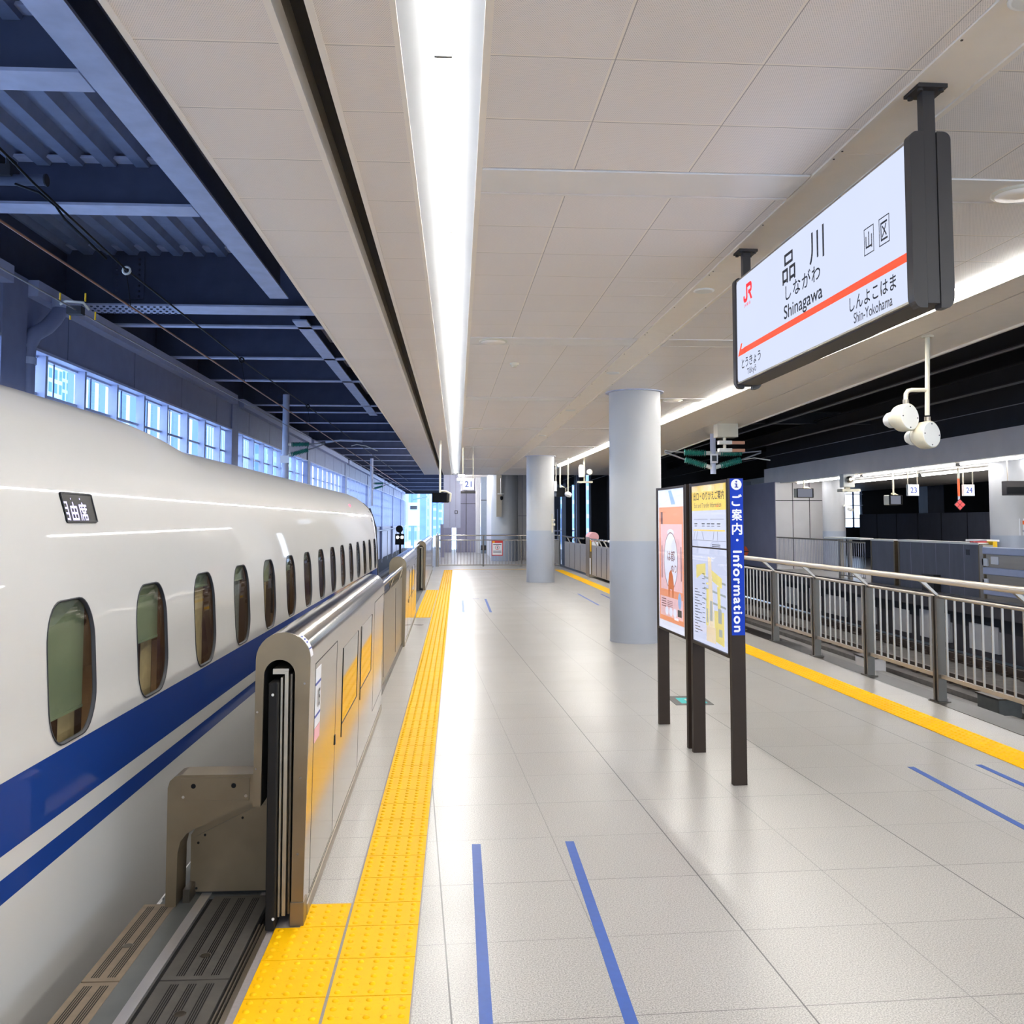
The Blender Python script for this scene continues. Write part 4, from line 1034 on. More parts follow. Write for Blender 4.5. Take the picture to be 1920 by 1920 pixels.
# gate cabinet and low door panels at the far right of the platform
def panelrun(y0, y1, label, z=1.0):
    r = thing('boarding_gate', label, 'platform gate', (fence_x((y0+y1)/2), (y0+y1)/2, 0), 'low gate panels on the far right')
    xa, xb = fence_x(y0)-.08, fence_x(y1)-.08
    MB().hexa([(xa, y0, .08), (xa+.04, y0, .08), (xb+.04, y1, .08), (xb, y1, .08)], [(xa, y0, z), (xa+.04, y0, z), (xb+.04, y1, z), (xb, y1, z)]).build('panel', 'fence_steel', r)
    MB().tube([(xa-.08, y0, z+.19), (xb-.08, y1, z+.19)], .03, 8).build('handrail', 'steel_polished', r)
    for t in (.25, .5, .75):
        yy = y0+(y1-y0)*t; xx = xa+(xb-xa)*t
        MB().box(xx-.004, xx+.002, yy-.02, yy+.02, .1, z-.05).build('slot', 'rubber', r)
        MB().prism([(xx, yy-.02, z), (xx+.03, yy-.02, z), (xx-.06, yy-.02, z+.18), (xx-.1, yy-.02, z+.17)], (0, .04, 0)).build('bracket', 'fence_steel', r)
panelrun(25.9, 29.2, 'low steel gate panel just right of the far cabinet, seen between the two columns')
panelrun(30.3, 35.2, 'low steel gate panel left of the far cabinet, before the corner of the fence')
cb = thing('gate_cabinet', 'grey steel gate cabinet with red and white notices at the far right edge', 'cabinet', (4.2, 29.75, 0))
MB().box(4.12, 4.42, 29.35, 30.2, 0, 1.25).build('body', 'steel_brown', cb, .01)
MB().cyl((4.27, 29.33, 1.25), (4.27, 30.2, 1.25), .15, 16).build('rounded_top', 'pink', cb)
MB().box(4.20, 4.40, 29.335, 29.345, .55, 1.1).build('notice', 'sticker_white', cb)
MB().box(4.20, 4.40, 29.328, 29.334, .74, .93).build('red_notice', 'red', cb)
MB().box(4.14, 4.18, 29.335, 29.345, .8, 1.15).build('yellow_label', 'yellow_paint', cb)
MB().box(4.125, 4.16, 29.335, 29.345, .1, .6).build('side_label', 'sticker_white', cb)

# ------------------------------------------------------------------ fence across the far end of the platform
def barrier(p0, p1, label, n, mid=True):
    p0, p1 = Vector(p0), Vector(p1)
    r = thing('barrier_fence', label, 'fence', tuple(p0), 'fence across the platform end')
    for p in (p0, p1): MB().cyl(p, p+Vector((0, 0, 1.2)), .03, 10).build('post', 'fence_steel', r)
    MB().tube([p0+Vector((0, 0, 1.2)), p1+Vector((0, 0, 1.2))], .025, 8).build('handrail', 'steel_polished', r)
    MB().tube([p0+Vector((0, 0, 1.02)), p1+Vector((0, 0, 1.02))], .02, 8).build('top_rail', 'steel_polished', r)
    MB().tube([p0+Vector((0, 0, .06)), p1+Vector((0, 0, .06))], .02, 8).build('bottom_rail', 'fence_steel', r)
    f = None
    for i in range(1, n):
        p = p0+(p1-p0)*i/n
        if f is None: f = MB().cyl(p+Vector((0, 0, .06)), p+Vector((0, 0, 1.02)), .009, 6).build('baluster', 'fence_steel', r); q0 = p
        else:
            c = f.copy(); COL.objects.link(c); c.parent = r; c.location = p-q0
barrier((-.72, 36.8, 0), (1.02, 36.8, 0), 'left section of the far steel barrier fence beside the gate line', 14)
barrier((1.02, 36.8, 0), (2.5, 36.8, 0), 'middle section of the far barrier fence carrying the red-framed notice', 12)
barrier((2.5, 36.8, 0), (3.98, 36.8, 0), 'right section of the far barrier fence, partly behind the far column', 12)
barrier((-.80, 36.8, 0), (-.95, 46, 0), 'side barrier fence running on beyond the platform corner on the left', 60)
barrier((3.98, 36.8, 0), (3.9, 39.5, 0), 'side barrier fence past the far column on the right', 18)
nt = thing('warning_notice', 'white notice with red border and no-entry figure hung on the far fence', 'notice', (1.62, 36.74, .7))
f = Frame((1.34, 36.75, .42), (1, 0, 0), (0, 0, 1))
m = MB(); f.rect(m, 0, .44, 0, .58, -.01, .0); m.build('board', 'sticker_white', nt)
m = MB(); f.outline(m, 0, .44, 0, .58, .028, 0, .003); f.rect(m, .028, .412, .49, .555, 0, .003)
for i in range(20):
    a = 2*PI*i/20; f.poly(m, [(.22+.07*math.cos(a), .31+.07*math.sin(a)), (.22+.085*math.cos(a), .31+.085*math.sin(a)), (.22+.085*math.cos(a+.315), .31+.085*math.sin(a+.315)), (.22+.07*math.cos(a+.315), .31+.07*math.sin(a+.315))], 0, .003)
m.build('red_border', 'red', nt)
m = MB(); f.disc(m, .22, .345, .014, .014, 0, .004, 10); f.rect(m, .207, .233, .27, .328, 0, .004); f.rect(m, .06, .38, .42, .445, 0, .003); f.rect(m, .06, .38, .16, .18, 0, .003); f.rect(m, .06, .38, .11, .13, 0, .003); m.build('notice_text', 'ink', nt)
m = MB(); f.rect(m, .035, .12, .50, .545, .003, .005); m.build('orange_tag', 'yellow_paint', nt)

# ------------------------------------------------------------------ things hanging over the platform
def number_sign(x0, y, z0, s, num, label, ztop):
    r = thing('platform_number_sign', label, 'platform sign', (x0+s/2, y, ztop), 'hanging platform number signs')
    MB().box(x0, x0+s, y, y+.1, z0, z0+s).build('case', 'lamp_white', r, .008)
    f = Frame((x0, y-.001, z0), (1, 0, 0), (0, 0, 1)); m = MB(); f.poly(m, [(a+.008, b+.008) for a, b in rrect(s-.016, s-.016, .012)], 0, .004); fc = m.build('face', 'number_glow', r)
    m = MB(); lettering(f, m, num, s/2, s/2, s*.56, s*.48, .006, bold=.002); m.build('numeral', 'ink_blue', fc)
    for dx_ in (.01, s-.03): MB().box(x0+dx_-.008, x0+dx_+.016, y+.03, y+.06, z0+s-.02, ztop).build('hanger', 'steel', r)
number_sign(.13, 24, 2.53, .30, '21', 'small lit square sign reading 21 hanging at the end of the left lights', CEIL)
number_sign(2.86, 30, 2.70, .32, '', 'edge of a lit square platform sign just right of the far column', CEIL)
# pair of cameras on a pole at the right ceiling edge
r = thing('camera_pole', 'white pole with two round drum cameras hanging beside the right track', 'security camera', (4.80, 9.3, CEIL))
MB().cyl((4.80, 9.3, CEIL), (4.775, 9.3, 2.80), .024, 12).build('pole', 'cream', r)
MB().tube([(4.785, 9.3, 3.06), (4.62, 9.3, 3.06), (4.58, 9.3, 3.05), (4.56, 9.3, 3.02), (4.555, 9.3, 2.98), (4.555, 9.3, 2.93)], .022, 10).build('side_arm', 'cream', r)
MB().lathe((4.80, 9.3, CEIL-.02), (0, 0, 1), [(.05, 0), (.06, .01), (.06, .02)], 14).build('ceiling_flange', 'cream', r)
def drum(cx, cz, nm):
    ax = Vector((-.42, .9, -.05)).normalized(); c = Vector((cx, 9.22, cz))
    b = MB().lathe(c, ax, [(.130, 0), (.14, .008), (.14, .10), (.132, .13), (.095, .18), (.08, .2)], 28).build('camera_drum', 'cream', r)
    MB().lathe(c-ax*.004, ax, [(.126, 0), (.128, .004)], 28).build('drum_cover', 'lamp_white', b)
    MB().lathe(c+ax*.2, ax, [(.085, 0), (.08, .05), (.055, .09), (.02, .10)], 20).build('lens_hood', 'lamp_white', b)
    m = MB(); u = ax.orthogonal().normalized(); v = ax.cross(u)
    for k in range(4):
        a = PI/4+k*PI/2; m.lathe(c-ax*.007+(u*math.cos(a)+v*math.sin(a))*.107, ax, [(.007, 0), (.007, .006)], 8)
    m.build('cover_screw', 'ink', b)
    MB().cyl((cx, 9.3, cz+.13), (cx, 9.3, cz+.185), .03, 12).build('collar', 'steel', b)
drum(4.555, 2.775, 'a'); drum(4.775, 2.60, 'b')
# small monitor with shade over the gate opening on the left
def monitor(x, y, z, w, hgt, ztop, label, rot=.25, back=False):
    r = thing('monitor', label, 'monitor', (x, y, ztop), 'hanging monitors')
    c, s = math.cos(rot), math.sin(rot)
    f = Frame((x-c*w/2, y+s*w/2 if False else y-s*w/2, z), (c, s, 0), (0, 0, 1))
    m = MB(); f.poly(m, rrect(w, hgt, .03), -.22, 0); m.build('housing', 'cream' if not back else 'rubber', r)
    m = MB(); f.poly(m, [(a+.02, b+.02) for a, b in rrect(w-.04, hgt-.04, .02)], 0, .004); sc = m.build('screen', 'screen' if not back else 'black', r)
    m = MB(); f.outline(m, 0, w, 0, hgt, .022, 0, .05); m.build('shade', 'rubber' if not back else 'black', r)
    MB().cyl((x, y+.1, z+hgt), (x, y+.1, ztop), .025, 10).build('pole', 'cream', r)
    m = MB(); m.tube([f.P(w+.03, hgt*.1, -.15), f.P(w+.05, hgt*.9, -.15), f.P(w*.8, hgt+.04, -.15), f.P(w*.5, hgt+.04, -.15)], .025, 8); m.build('yoke', 'cream', r)
monitor(-.40, 22, 2.17, .35, .23, CEIL, 'dark monitor on a cream pole left of the sign reading 21', -.2, True)
monitor(3.36, 30.6, 2.54, .30, .30, CEIL, 'dark monitor beside the far column on its right', .1, True)
r = thing('ceiling_camera', 'white bracketed camera unit hanging between the two round columns on the right', 'security camera', (3.8, 28, CEIL))
MB().box(3.77, 3.81, 27.98, 28.02, 2.92, CEIL).build('stem', 'cream', r)
MB().lathe((3.70, 27.85, 3.05), (0, 0, 1), [(.09, 0), (.1, .05), (.1, .3), (.07, .36)], 16).build('camera_body', 'lamp_white', r)
MB().lathe((3.93, 27.85, 3.2), (-.1, -1, -.1), [(.09, 0), (.09, .12), (.06, .18)], 16).build('camera_head', 'lamp_white', r)
MB().box(3.58, 4.02, 27.85, 28.05, 2.88, 2.93).build('shelf', 'cream', r)
r = thing('ceiling_camera', 'thin white pole camera left of the bracketed unit, beside the far column', 'security camera', (3.30, 28, CEIL))
MB().cyl((3.30, 28, CEIL), (3.30, 28, 2.62), .02, 8).build('pole', 'cream', r)
MB().lathe((3.30, 27.95, 2.54), (.35, -1, -.2), [(.07, -.1), (.085, 0), (.07, .12), (.03, .16)], 14).build('camera_head', 'lamp_white', r)
r = thing('junction_box', 'cream box with two stacked connectors under the ceiling edge behind the nearest column', 'junction box', (5.2, 18, CEIL))
MB().box(5.02, 5.42, 17.9, 18.2, CEIL-.26, CEIL).build('box', 'cream', r)
MB().cyl((5.18, 18, CEIL-.26), (5.18, 18, CEIL-.55), .03, 10).build('stem', 'cream', r)
MB().box(5.05, 5.3, 17.9, 18.05, CEIL-.40, CEIL-.33).box(5.05, 5.3, 17.9, 18.05, CEIL-.55, CEIL-.48).build('connector', 'ceramic', r)
MB().box(5.3, 5.55, 17.9, 18.02, CEIL-.40, CEIL-.34).box(5.3, 5.55, 17.9, 18.02, CEIL-.55, CEIL-.49).build('plug', 'copper', r)
r = thing('hanging_camera', 'small dark dome camera hanging before the end wall column', 'security camera', (1.86, 40.5, 2.9))
MB().cyl((1.86, 40.4, 3.6), (1.86, 40.4, 2.95), .012, 6).build('stem', 'lamp_white', r)
MB().box(1.72, 2.0, 40.35, 40.45, 2.9, 2.95).build('arm', 'lamp_white', r)
MB().lathe((1.9, 40.4, 2.72), (0, 0, 1), [(.02, -.07), (.06, -.03), (.07, .05), (.05, .1)], 12).build('dome', 'black', r)
# ------------------------------------------------------------------ track beds
struct(MB().box(-7.0, -1.33, -14, 112, -1.5, -1.3), 'floor.001', 'ballast')
struct(MB().box(4.85, 11.6, -14, 112, -1.5, -1.3).box(20.0, 30, -14, 60, -1.5, -1.3), 'floor.002', 'ballast')
struct(MB().box(5.5, 7.75, -14, 60, -1.3, -1.22).box(8.7, 10.95, -14, 60, -1.3, -1.22).box(-4.5, -2.0, -14, 112, -1.3, -1.22), 'trim_23', 'track_concrete')
def rail(x, y1, label):
    m = MB(); m.box(x-.06, x+.06, -12, y1, -1.22, -1.2).box(x-.01, x+.01, -12, y1, -1.2, -1.08).box(x-.033, x+.033, -12, y1, -1.08, -1.05)
    single(m, 'track_rail', 'rail_steel', label, 'rail')
rail(5.9, 60, 'steel track rail nearest the railing on the right'); rail(7.34, 60, 'second steel track rail out from the railing, same track')
rail(9.1, 60, 'steel track rail of the farther track, nearer rail of the two'); rail(10.54, 60, 'steel track rail closest to the opposite platform')
rail(-4.0, 112, 'left rail under and beyond the bullet train'); rail(-2.57, 112, 'right rail under and beyond the bullet train, nearest the gates')
m = MB()
y = 4
while y < 44:
    for x in (5.9, 7.34, 9.1, 10.54): m.box(x-.13, x-.062, y-.09, y+.09, -1.22, -1.17); m.box(x+.062, x+.13, y-.09, y+.09, -1.22, -1.17); m.box(x-.1, x-.06, y-.03, y+.03, -1.17, -1.13); m.box(x+.062, x+.1, y-.03, y+.03, -1.17, -1.13)
    y += .62
tag(m.build('rail_fastenings', 'rail_steel'), 'rows of rail clips fixing the rails to the right track slab', 'rail clips', None, 'stuff')
m = MB()
for x0, y0, y1, w, h in ((8.1, 8, 30, .22, .12), (4.98, 6, 34, .2, .15)): m.box(x0, x0+w, y0, y1, -1.3, -1.3+h)
single(m, 'cable_trough', 'concrete', 'concrete cable troughs lying along the right track bed', 'cable trough')
random.seed(3)
for i, (x, y, c, s) in enumerate(((8.15, 9.6, 'sticker_white', 'white box lying nearest the right frame edge'), (8.3, 14.2, 'plate_slate', 'grey box between the two right tracks, middle one'), (8.2, 18.5, 'wall_panel', 'pale box between the two right tracks, farther one'))):
    rb = thing('trackside_box', 'small trackside '+s, 'equipment box', (x, y, -1.22))
    MB().box(x-.18, x+.18, y-.3, y+.3, -1.22, -.95).build('body', c, rb, .01)
    MB().box(x-.2, x+.2, y-.32, y+.32, -.95, -.93).build('lid', 'steel_dark', rb)

# ------------------------------------------------------------------ opposite platform
struct(MB().box(11.55, 20, -12, 52, -.35, 0), 'floor.003', 'slabs_right')
struct(MB().box(12.2, 19.4, -12, 52, -1.4, -.35).box(11.50, 11.55, -12, 52, -.35, -.0), 'trim_24', 'underplat')
struct(MB().box(12.15, 12.2, -12, 52, -.75, -.35), 'trim_25', 'roof_dark')
m = MB()
for k in range(14): m.box(12.12, 12.2, 6+k*2.1, 6.9+k*2.1+.3*(k % 3), -1.25, -.55-.1*(k % 2))
struct(m, 'trim_26', 'wall_panel')
struct(MB().box(11.9, 12.2, -12, 36, 3.17, 3.76), 'trim_27', 'opp_fascia')
struct(MB().box(12.2, 19.6, -12, 52, 3.22, 3.5), 'ceiling.004', 'opp_ceiling')
struct(MB().box(11.9, 12.2, -12, 36, 3.15, 3.168).box(12.45, 12.6, -12, 36, 3.14, 3.22), 'trim_28', 'ceiling_trim')
def opp_light(x, y0, L, label):
    r = thing('strip_light', label, 'ceiling light', (x, y0+L/2, 3.22), 'strip lights of the opposite platform')
    MB().box(x-.06, x+.06, y0, y0+L, 3.17, 3.218).build('housing', 'lamp_white', r)
    MB().cyl((x, y0+.05, 3.14), (x, y0+L-.05, 3.14), .035, 10).build('tube', 'opp_tube_glow', r)
    MB().box(x-.05, x+.05, y0-.03, y0+.03, 3.10, 3.2).build('end_bracket', 'rubber', r)
for k in range(6): opp_light(12.32, 33.6-5.55*(k+1)+.05, 5.45, 'bright tube under the opposite platform edge, ' + ('farthest' if k == 0 else ORD[k]+' from the far end'))
for k in range(4): opp_light(14.1, 33.2-5.2*(k+1), 5.1, 'inner bright tube over the opposite platform, ' + ('farthest' if k == 0 else ORD[k]+' from the far end'))
# left enclosure on the opposite platform
struct(MB().box(11.72, 13.6, 34.2, 38.5, 0, 3.2), 'wall_east', 'wall_panel')
m = MB()
for x in (12.35, 12.98): m.box(x, x+.02, 34.19, 34.21, 0, 3.2)
m.box(11.72, 13.6, 34.19, 34.21, 2.50, 2.52)
for y in (35, 35.7, 36.4, 37.1, 37.8): m.box(11.71, 11.73, y, y+.02, 0, 3.2)
struct(m, 'trim_29', 'rubber')
struct(MB().box(11.70, 11.72, 34.2, 38.5, 0, 3.2), 'wall_side', 'wall_grey')
struct(MB().box(11.2, 12.3, 38.6, 38.7, -.2, 3.4), 'wall_end', 'wall_teal')
column(13.42, 33.0, .39, 3.22, 1.4, 'pale round column on the opposite platform, beside the panelled enclosure')
column(13.22, 22.0, .39, 3.22, 1.4, 'pale round column on the opposite platform near the right frame edge')
r = thing('column_poster', 'small white notice with orange print on the right-hand opposite column', 'notice', (13.33, 21.6, 1.6))
f = Frame((13.18, 21.59, 1.40), (.96, .28, 0), (0, 0, 1))
m = MB(); f.rect(m, .08, .36, 0, .40, -.01, .004); m.build('sheet', 'sticker_white', r)
m = MB(); f.rect(m, .12, .31, .26, .35, .004, .006); m.build('orange_print', 'orange', r)
m = MB(); f.rect(m, .14, .20, .08, .13, .004, .006); f.rect(m, .25, .30, .08, .13, .004, .006); m.build('dark_print', 'ink', r)
# gates seen from behind
def back_panel(y0, y1, z, label, m_='gate_back', seams=0):
    r = thing('boarding_gate', label, 'platform gate', (11.9, (y0+y1)/2, 0), 'gates of the opposite platform')
    MB().box(11.88, 12.1, y0, y1, -.1, z-.05).build('back_panel', m_, r)
    MB().box(11.86, 12.14, y0-.02, y1+.02, z-.05, z).build('top_cap', 'lamp_white', r)
    MB().box(11.87, 12.1, y0-.05, y0+.02, -.1, z-.03).box(11.87, 12.1, y1-.02, y1+.05, -.1, z-.03).build('side_post', 'steel_brown', r)
    m = MB()
    for i in range(1, seams): m.box(11.876, 11.884, y0+(y1-y0)*i/seams-.006, y0+(y1-y0)*i/seams+.006, -.1, z-.06)
    if seams: m.build('seam', 'wall_grey', r)
    return r
r = back_panel(20.95, 24.85, 1.25, 'long dark back of a platform gate across the tracks', seams=6)
MB().box(11.872, 11.88, 21.35, 21.5, .95, 1.08).build('label_plate', 'ink', r)
MB().box(11.7, 11.9, 22.7, 23.3, -.1, .42).build('step_box', 'sign_case', r)
MB().box(11.86, 12.1, 20.75, 20.9, -.1, 1.2).build('end_casing', 'steel', r)
m = MB()
for k in range(3): m.box(11.85, 12.12, 20.98+.12*k, 21.04+.12*k, 1.25, 1.275)
m.build('hazard_stripe', 'red', r)
back_panel(25.15, 26.55, 1.24, 'shorter dark back of a gate panel left of the long one', seams=0)
r = thing('sliding_gate', 'blue-grey ribbed sliding gate door across the tracks at the right frame edge', 'platform gate', (11.85, 18, 0), 'gates of the opposite platform')
MB().box(11.9, 11.96, 14, 20.7, -.1, 1.12).build('door_sheet', 'steel', r)
for z in (.10, .55, 1.0):
    MB().box(11.82, 11.98, 14, 20.72, z, z+.16).build('rib', 'gate_blue', r, .02)
for z in (.35, .8): MB().box(11.86, 11.97, 20.6, 20.82, z-.07, z+.1).build('hinge_block', 'sticker_white', r, .01)
MB().box(11.89, 11.9, 20.2, 20.5, .78, .95).build('sticker', 'sticker_white', r)
r = thing('yellow_button_box', 'small yellow call box above the sliding gate on the opposite platform', 'call box', (12.15, 20.9, 1.2))
MB().box(12.1, 12.2, 20.75, 21.0, 1.02, 1.28).build('body', 'yellow_paint', r)
MB().cyl((12.09, 20.87, 1.14), (12.1, 20.87, 1.14), .03, 10).build('button', 'ink', r)
MB().box(12.1, 12.4, 21.0, 21.9, 1.27, 1.31).build('red_white_bar', 'sticker_white', r)
def opp_fence(p0, p1, n, z0, z1, label):
    p0, p1 = Vector(p0), Vector(p1); r = thing('opposite_fence', label, 'fence', tuple(p0), 'fences on the opposite platform')
    MB().tube([p0+Vector((0, 0, z1)), p1+Vector((0, 0, z1))], .025, 6).build('top_rail', 'fence_steel', r)
    MB().tube([p0+Vector((0, 0, z0)), p1+Vector((0, 0, z0))], .02, 6).build('bottom_rail', 'fence_steel', r)
    f = None
    for i in range(n+1):
        p = p0+(p1-p0)*i/n
        if f is None: f = MB().cyl(p+Vector((0, 0, z0)), p+Vector((0, 0, z1)), .011, 5).build('baluster', 'wall_bluegrey', r); q = p
        else: c = f.copy(); COL.objects.link(c); c.parent = r; c.location = p-q
opp_fence((11.75, 28.6, 0), (11.75, 34.9, 0), 46, .2, 1.16, 'grey bar fence along the opposite platform before the panelled enclosure')
opp_fence((11.75, 26.7, 0), (11.75, 28.5, 0), 12, .1, 1.12, 'short bar fence between the gate backs and the bar fence across the tracks')
r = thing('gate_posts', 'pair of steel gate posts with brackets between the opposite fences', 'gate post', (11.8, 28.2, 0))
for y in (27.9, 28.55): MB().box(11.76, 11.86, y-.08, y+.08, -.1, 1.2).build('post', 'steel', r)
MB().box(11.7, 12.1, 26.9, 29.6, 1.2, 1.25).build('cap_rail', 'lamp_white', r)
# hanging things over there
number_sign(12.24, 25, 2.43, .31, '23', 'lit square sign reading 23 hanging over the opposite platform', 3.2)
number_sign(13.80, 25, 2.43, .31, '24', 'lit square sign reading 24 hanging over the opposite platform', 3.2)
r = thing('red_diamond_marker', 'red four-part diamond marker on a red and white pole by the sign reading 24', 'marker', (13.66, 25, 3.2))
MB().cyl((13.66, 25, 2.9), (13.66, 25, 3.2), .03, 8).build('upper_pole', 'cream', r)
MB().cyl((13.66, 25, 2.42), (13.66, 25, 2.9), .031, 8).build('orange_pole', 'orange', r)
MB().cyl((13.66, 25, 2.32), (13.66, 25, 2.42), .028, 8).build('lower_pole', 'roof_steel', r)
f = Frame((13.66, 24.96, 2.19), (1, 0, 0), (0, 0, 1)); q = .105
m = MB(); f.poly(m, [(-.16, 0), (0, -.16), (.16, 0), (0, .16)], -.01, 0); m.build('diamond_back', 'ink', r)
for a, b in ((0, .078), (0, -.078), (.078, 0), (-.078, 0)):
    m = MB(); f.poly(m, [(a-.068, b), (a, b-.068), (a+.068, b), (a, b+.068)], 0, .006); m.build('diamond_tile', 'diamond_red', r)
monitor(12.0, 32, 2.56, .60, .32, 3.17, 'grey monitor hanging left over the right track by the panelled enclosure', .1)
monitor(12.35, 26, 2.20, .42, .28, 3.22, 'cream framed monitor left of the sign reading 23', .25)
r = thing('hanging_sign_box', 'dark long sign box hanging at the right frame edge on the opposite platform', 'sign', (12.8, 21, 3.2))
MB().box(12.55, 14.2, 20.9, 21.1, 2.33, 2.66).build('box', 'sign_case', r, .01)
MB().box(12.55, 14.2, 20.88, 20.9, 2.36, 2.52).build('face', 'black', r)
MB().cyl((12.64, 21, 2.66), (12.64, 21, 3.2), .014, 6).build('hanger', 'steel', r)
r = thing('projector_camera', 'grey bracketed camera unit under the bright tubes, left of the cream monitor', 'security camera', (11.6, 27.5, 3.2))
MB().box(11.45, 11.8, 27.4, 27.7, 2.75, 3.15).build('body', 'ceramic', r, .02)
MB().lathe((11.62, 27.38, 2.98), (0, -1, 0), [(.1, 0), (.1, .06), (.05, .1)], 14).build('lens', 'steel', r)
MB().box(11.4, 11.95, 27.35, 27.75, 2.62, 2.70).box(11.55, 11.7, 27.5, 27.6, 2.70, 2.78).build('tray', 'cream', r)
r = thing('wall_camera', 'tiny white camera on the far opposite column beside the blue window', 'security camera', (13.8, 32.6, 2.3))
MB().box(13.6, 13.85, 32.55, 32.7, 2.27, 2.33).build('bracket', 'lamp_white', r)
MB().lathe((13.78, 32.6, 2.18), (.3, -1, -.2), [(.06, 0), (.06, .2)], 10).build('camera_head', 'lamp_white', r)
# dark far side beyond the opposite platform
struct(MB().box(20, 20.2, 8, 46.0, -1.4, 2.1), 'wall_far_side', 'gate_back')
m = MB()
for y in range(10, 46, 2): m.box(19.98, 20.0, y, y+.03, -1.2, 2.1)
struct(m, 'trim_30', 'roof_dark')
struct(MB().box(26, 26.2, -5, 50, -1.4, 6.4), 'wall_outer', 'roof_dark')
for i, y in enumerate((12, 20, 28, 36, 44)):
    struct(MB().box(22.5, 23.3, y, y+.9, -1.4, 6), 'trim_%d' % (31+i), 'gate_back')
struct(MB().box(12, 20.4, 50, 50.3, -1.4, 6.2).box(21.9, 30, 50, 50.3, -1.4, 6.2).box(20.4, 21.9, 50, 50.3, -1.4, 1.45).box(20.4, 21.9, 50, 50.3, 3.95, 6.2), 'wall_far_right', 'roof_dark')
m = MB()
for z in (1.9, 2.6, 3.2, 3.45): m.box(20.4, 21.9, 49.9, 50.0, z, z+.05)
m.box(21.35, 21.42, 49.9, 50, 1.45, 3.95)
wn = struct(m, 'window_20', 'mullion')
MB().box(20.4, 21.9, 50.1, 50.11, 1.45, 3.95).build('pane', 'glass_clear', wn)
r = thing('orange_marker', 'orange diamond marker with black cross low on the far enclosure wall', 'marker', (11.1, 36, .5))
f = Frame((11.06, 36, .58), (1, 0, 0), (0, 0, 1))
m = MB(); f.poly(m, [(-.2, 0), (-.09, -.2), (.09, -.2), (.2, 0), (.09, .2), (-.09, .2)], -.02, 0); m.build('plate', 'orange', r)
m = MB(); f.rect(m, -.02, .02, -.2, .2, 0, .004); f.rect(m, -.2, .2, -.02, .02, 0, .004); m.build('cross', 'ink', r)
MB().box(11.03, 11.09, 36.02, 36.06, -1.3, .5).build('post', 'steel_dark', r)

# ------------------------------------------------------------------ roof above the right tracks
struct(MB().box(4.6, 30, -14, 62, 5.5, 5.7), 'roof_east', 'roof_dark')
struct(MB().box(4.4, 4.5, -12, 60, CEIL+.2, 5.6), 'wall_above_ceiling', 'roof_dark')
struct(MB().box(12.0, 12.2, -14, 36, 3.76, 5.6), 'wall_above_fascia', 'roof_dark')
def beam(x0, x1, y0, y1, z0, z1, label, fl='roof_dark', web='roof_dark', along='y', tf=.025, tw=.02, name='roof_beam'):
    r = thing(name, label, 'steel beam', ((x0+x1)/2, (y0+y1)/2, z0), None, 'structure')
    MB().box(x0, x1, y0, y1, z0, z0+tf).build('lower_flange', fl, r)
    if along == 'y': c = (x0+x1)/2; MB().box(c-tw/2, c+tw/2, y0, y1, z0+tf, z1).build('web', web, r)
    else: c = (y0+y1)/2; MB().box(x0, x1, c-tw/2, c+tw/2, z0+tf, z1).build('web', web, r)
    MB().box(x0, x1, y0, y1, z1-tf, z1).build('upper_flange', fl, r)
    return r
defmat('beam_dark', (46, 46, 50), .55, noise=.1)
for x, z, s in ((7.0, 4.72, 'nearest the platform'), (8.9, 4.5, 'second out from the platform'), (10.4, 4.3, 'third out from the platform')):
    beam(x-.09, x+.09, -12, 46, z, z+.35, 'dark steel beam running along above the right tracks, '+s, 'beam_dark')
beam(5.6, 12.0, 26.6, 26.8, 4.55, 4.9, 'dark cross beam spanning the right tracks', 'beam_dark', along='x')
beam(5.6, 12.0, 14.6, 14.8, 4.85, 5.3, 'dark cross beam above the right tracks, nearer one', 'beam_dark', along='x')
def wire(pts, rad, m_, label, cat='wire', name='overhead_wire', group=None): return single(MB().tube(pts, rad, 6), name, m_, label, cat, group)
wire([(6.6, -6, 3.78), (6.6, 60, 3.78)], .008, 'wire_grey', 'thin overhead wire above the nearer right track')
wire([(6.6, -6, 4.4), (6.7, 60, 4.35)], .007, 'wire_grey', 'upper support wire above the nearer right track')
wire([(9.8, -6, 3.78), (9.8, 60, 3.78)], .008, 'wire_grey', 'thin overhead wire above the farther right track')
def insulator_set(x, y, s, label, zt=4.9, zb=2.9, z=3.25):
    r = thing('catenary_support', label, 'catenary support', (x, y, zt))
    MB().cyl((x, y, zb), (x, y, zt), .09 if s else .06, 12).build('drop_post', 'roof_steel', r)
    for sg_ in ((1,) if s else (-1, 1)):
        for (a, b) in (((x+sg_*.14, y, z), (x+sg_*.62, y, z+.01)), ((x+sg_*.14, y, z-.28), (x+sg_*.62, y, z-.14))):
            a, b = Vector(a), Vector(b); d = b-a
            MB().cyl(a-d*.22, a+d*.12, .045, 10).build('metal_cap', 'ceramic', r)
            m = MB(); prof = []
            for k in range(12): prof += [(.04, .02+k*.04), (.075, .035+k*.04), (.04, .05+k*.04)]
            m.lathe(a, d, prof, 12); m.build('insulator', 'insulator_green', r)
            MB().tube([b, b+d*.9+Vector((0, 0, .03))], .018, 6).build('arm', 'wire_grey', r)
    return r
r = insulator_set(5.5, 20, 0, 'hanging post with four green insulators behind the map board, above the right track', 4.9, 2.75, 3.20)
MB().box(5.42, 5.58, 19.9, 19.94, 2.98, 3.18).build('number_plate', 'sticker_white', r)
MB().box(5.45, 5.55, 19.893, 19.9, 3.02, 3.14).build('plate_mark', 'ink', r)
MB().tube([(5.9, 20, 3.03), (6.4, 20, 3.1), (6.75, 20, 3.05)], .014, 6).build('steady_arm', 'ceramic', r)
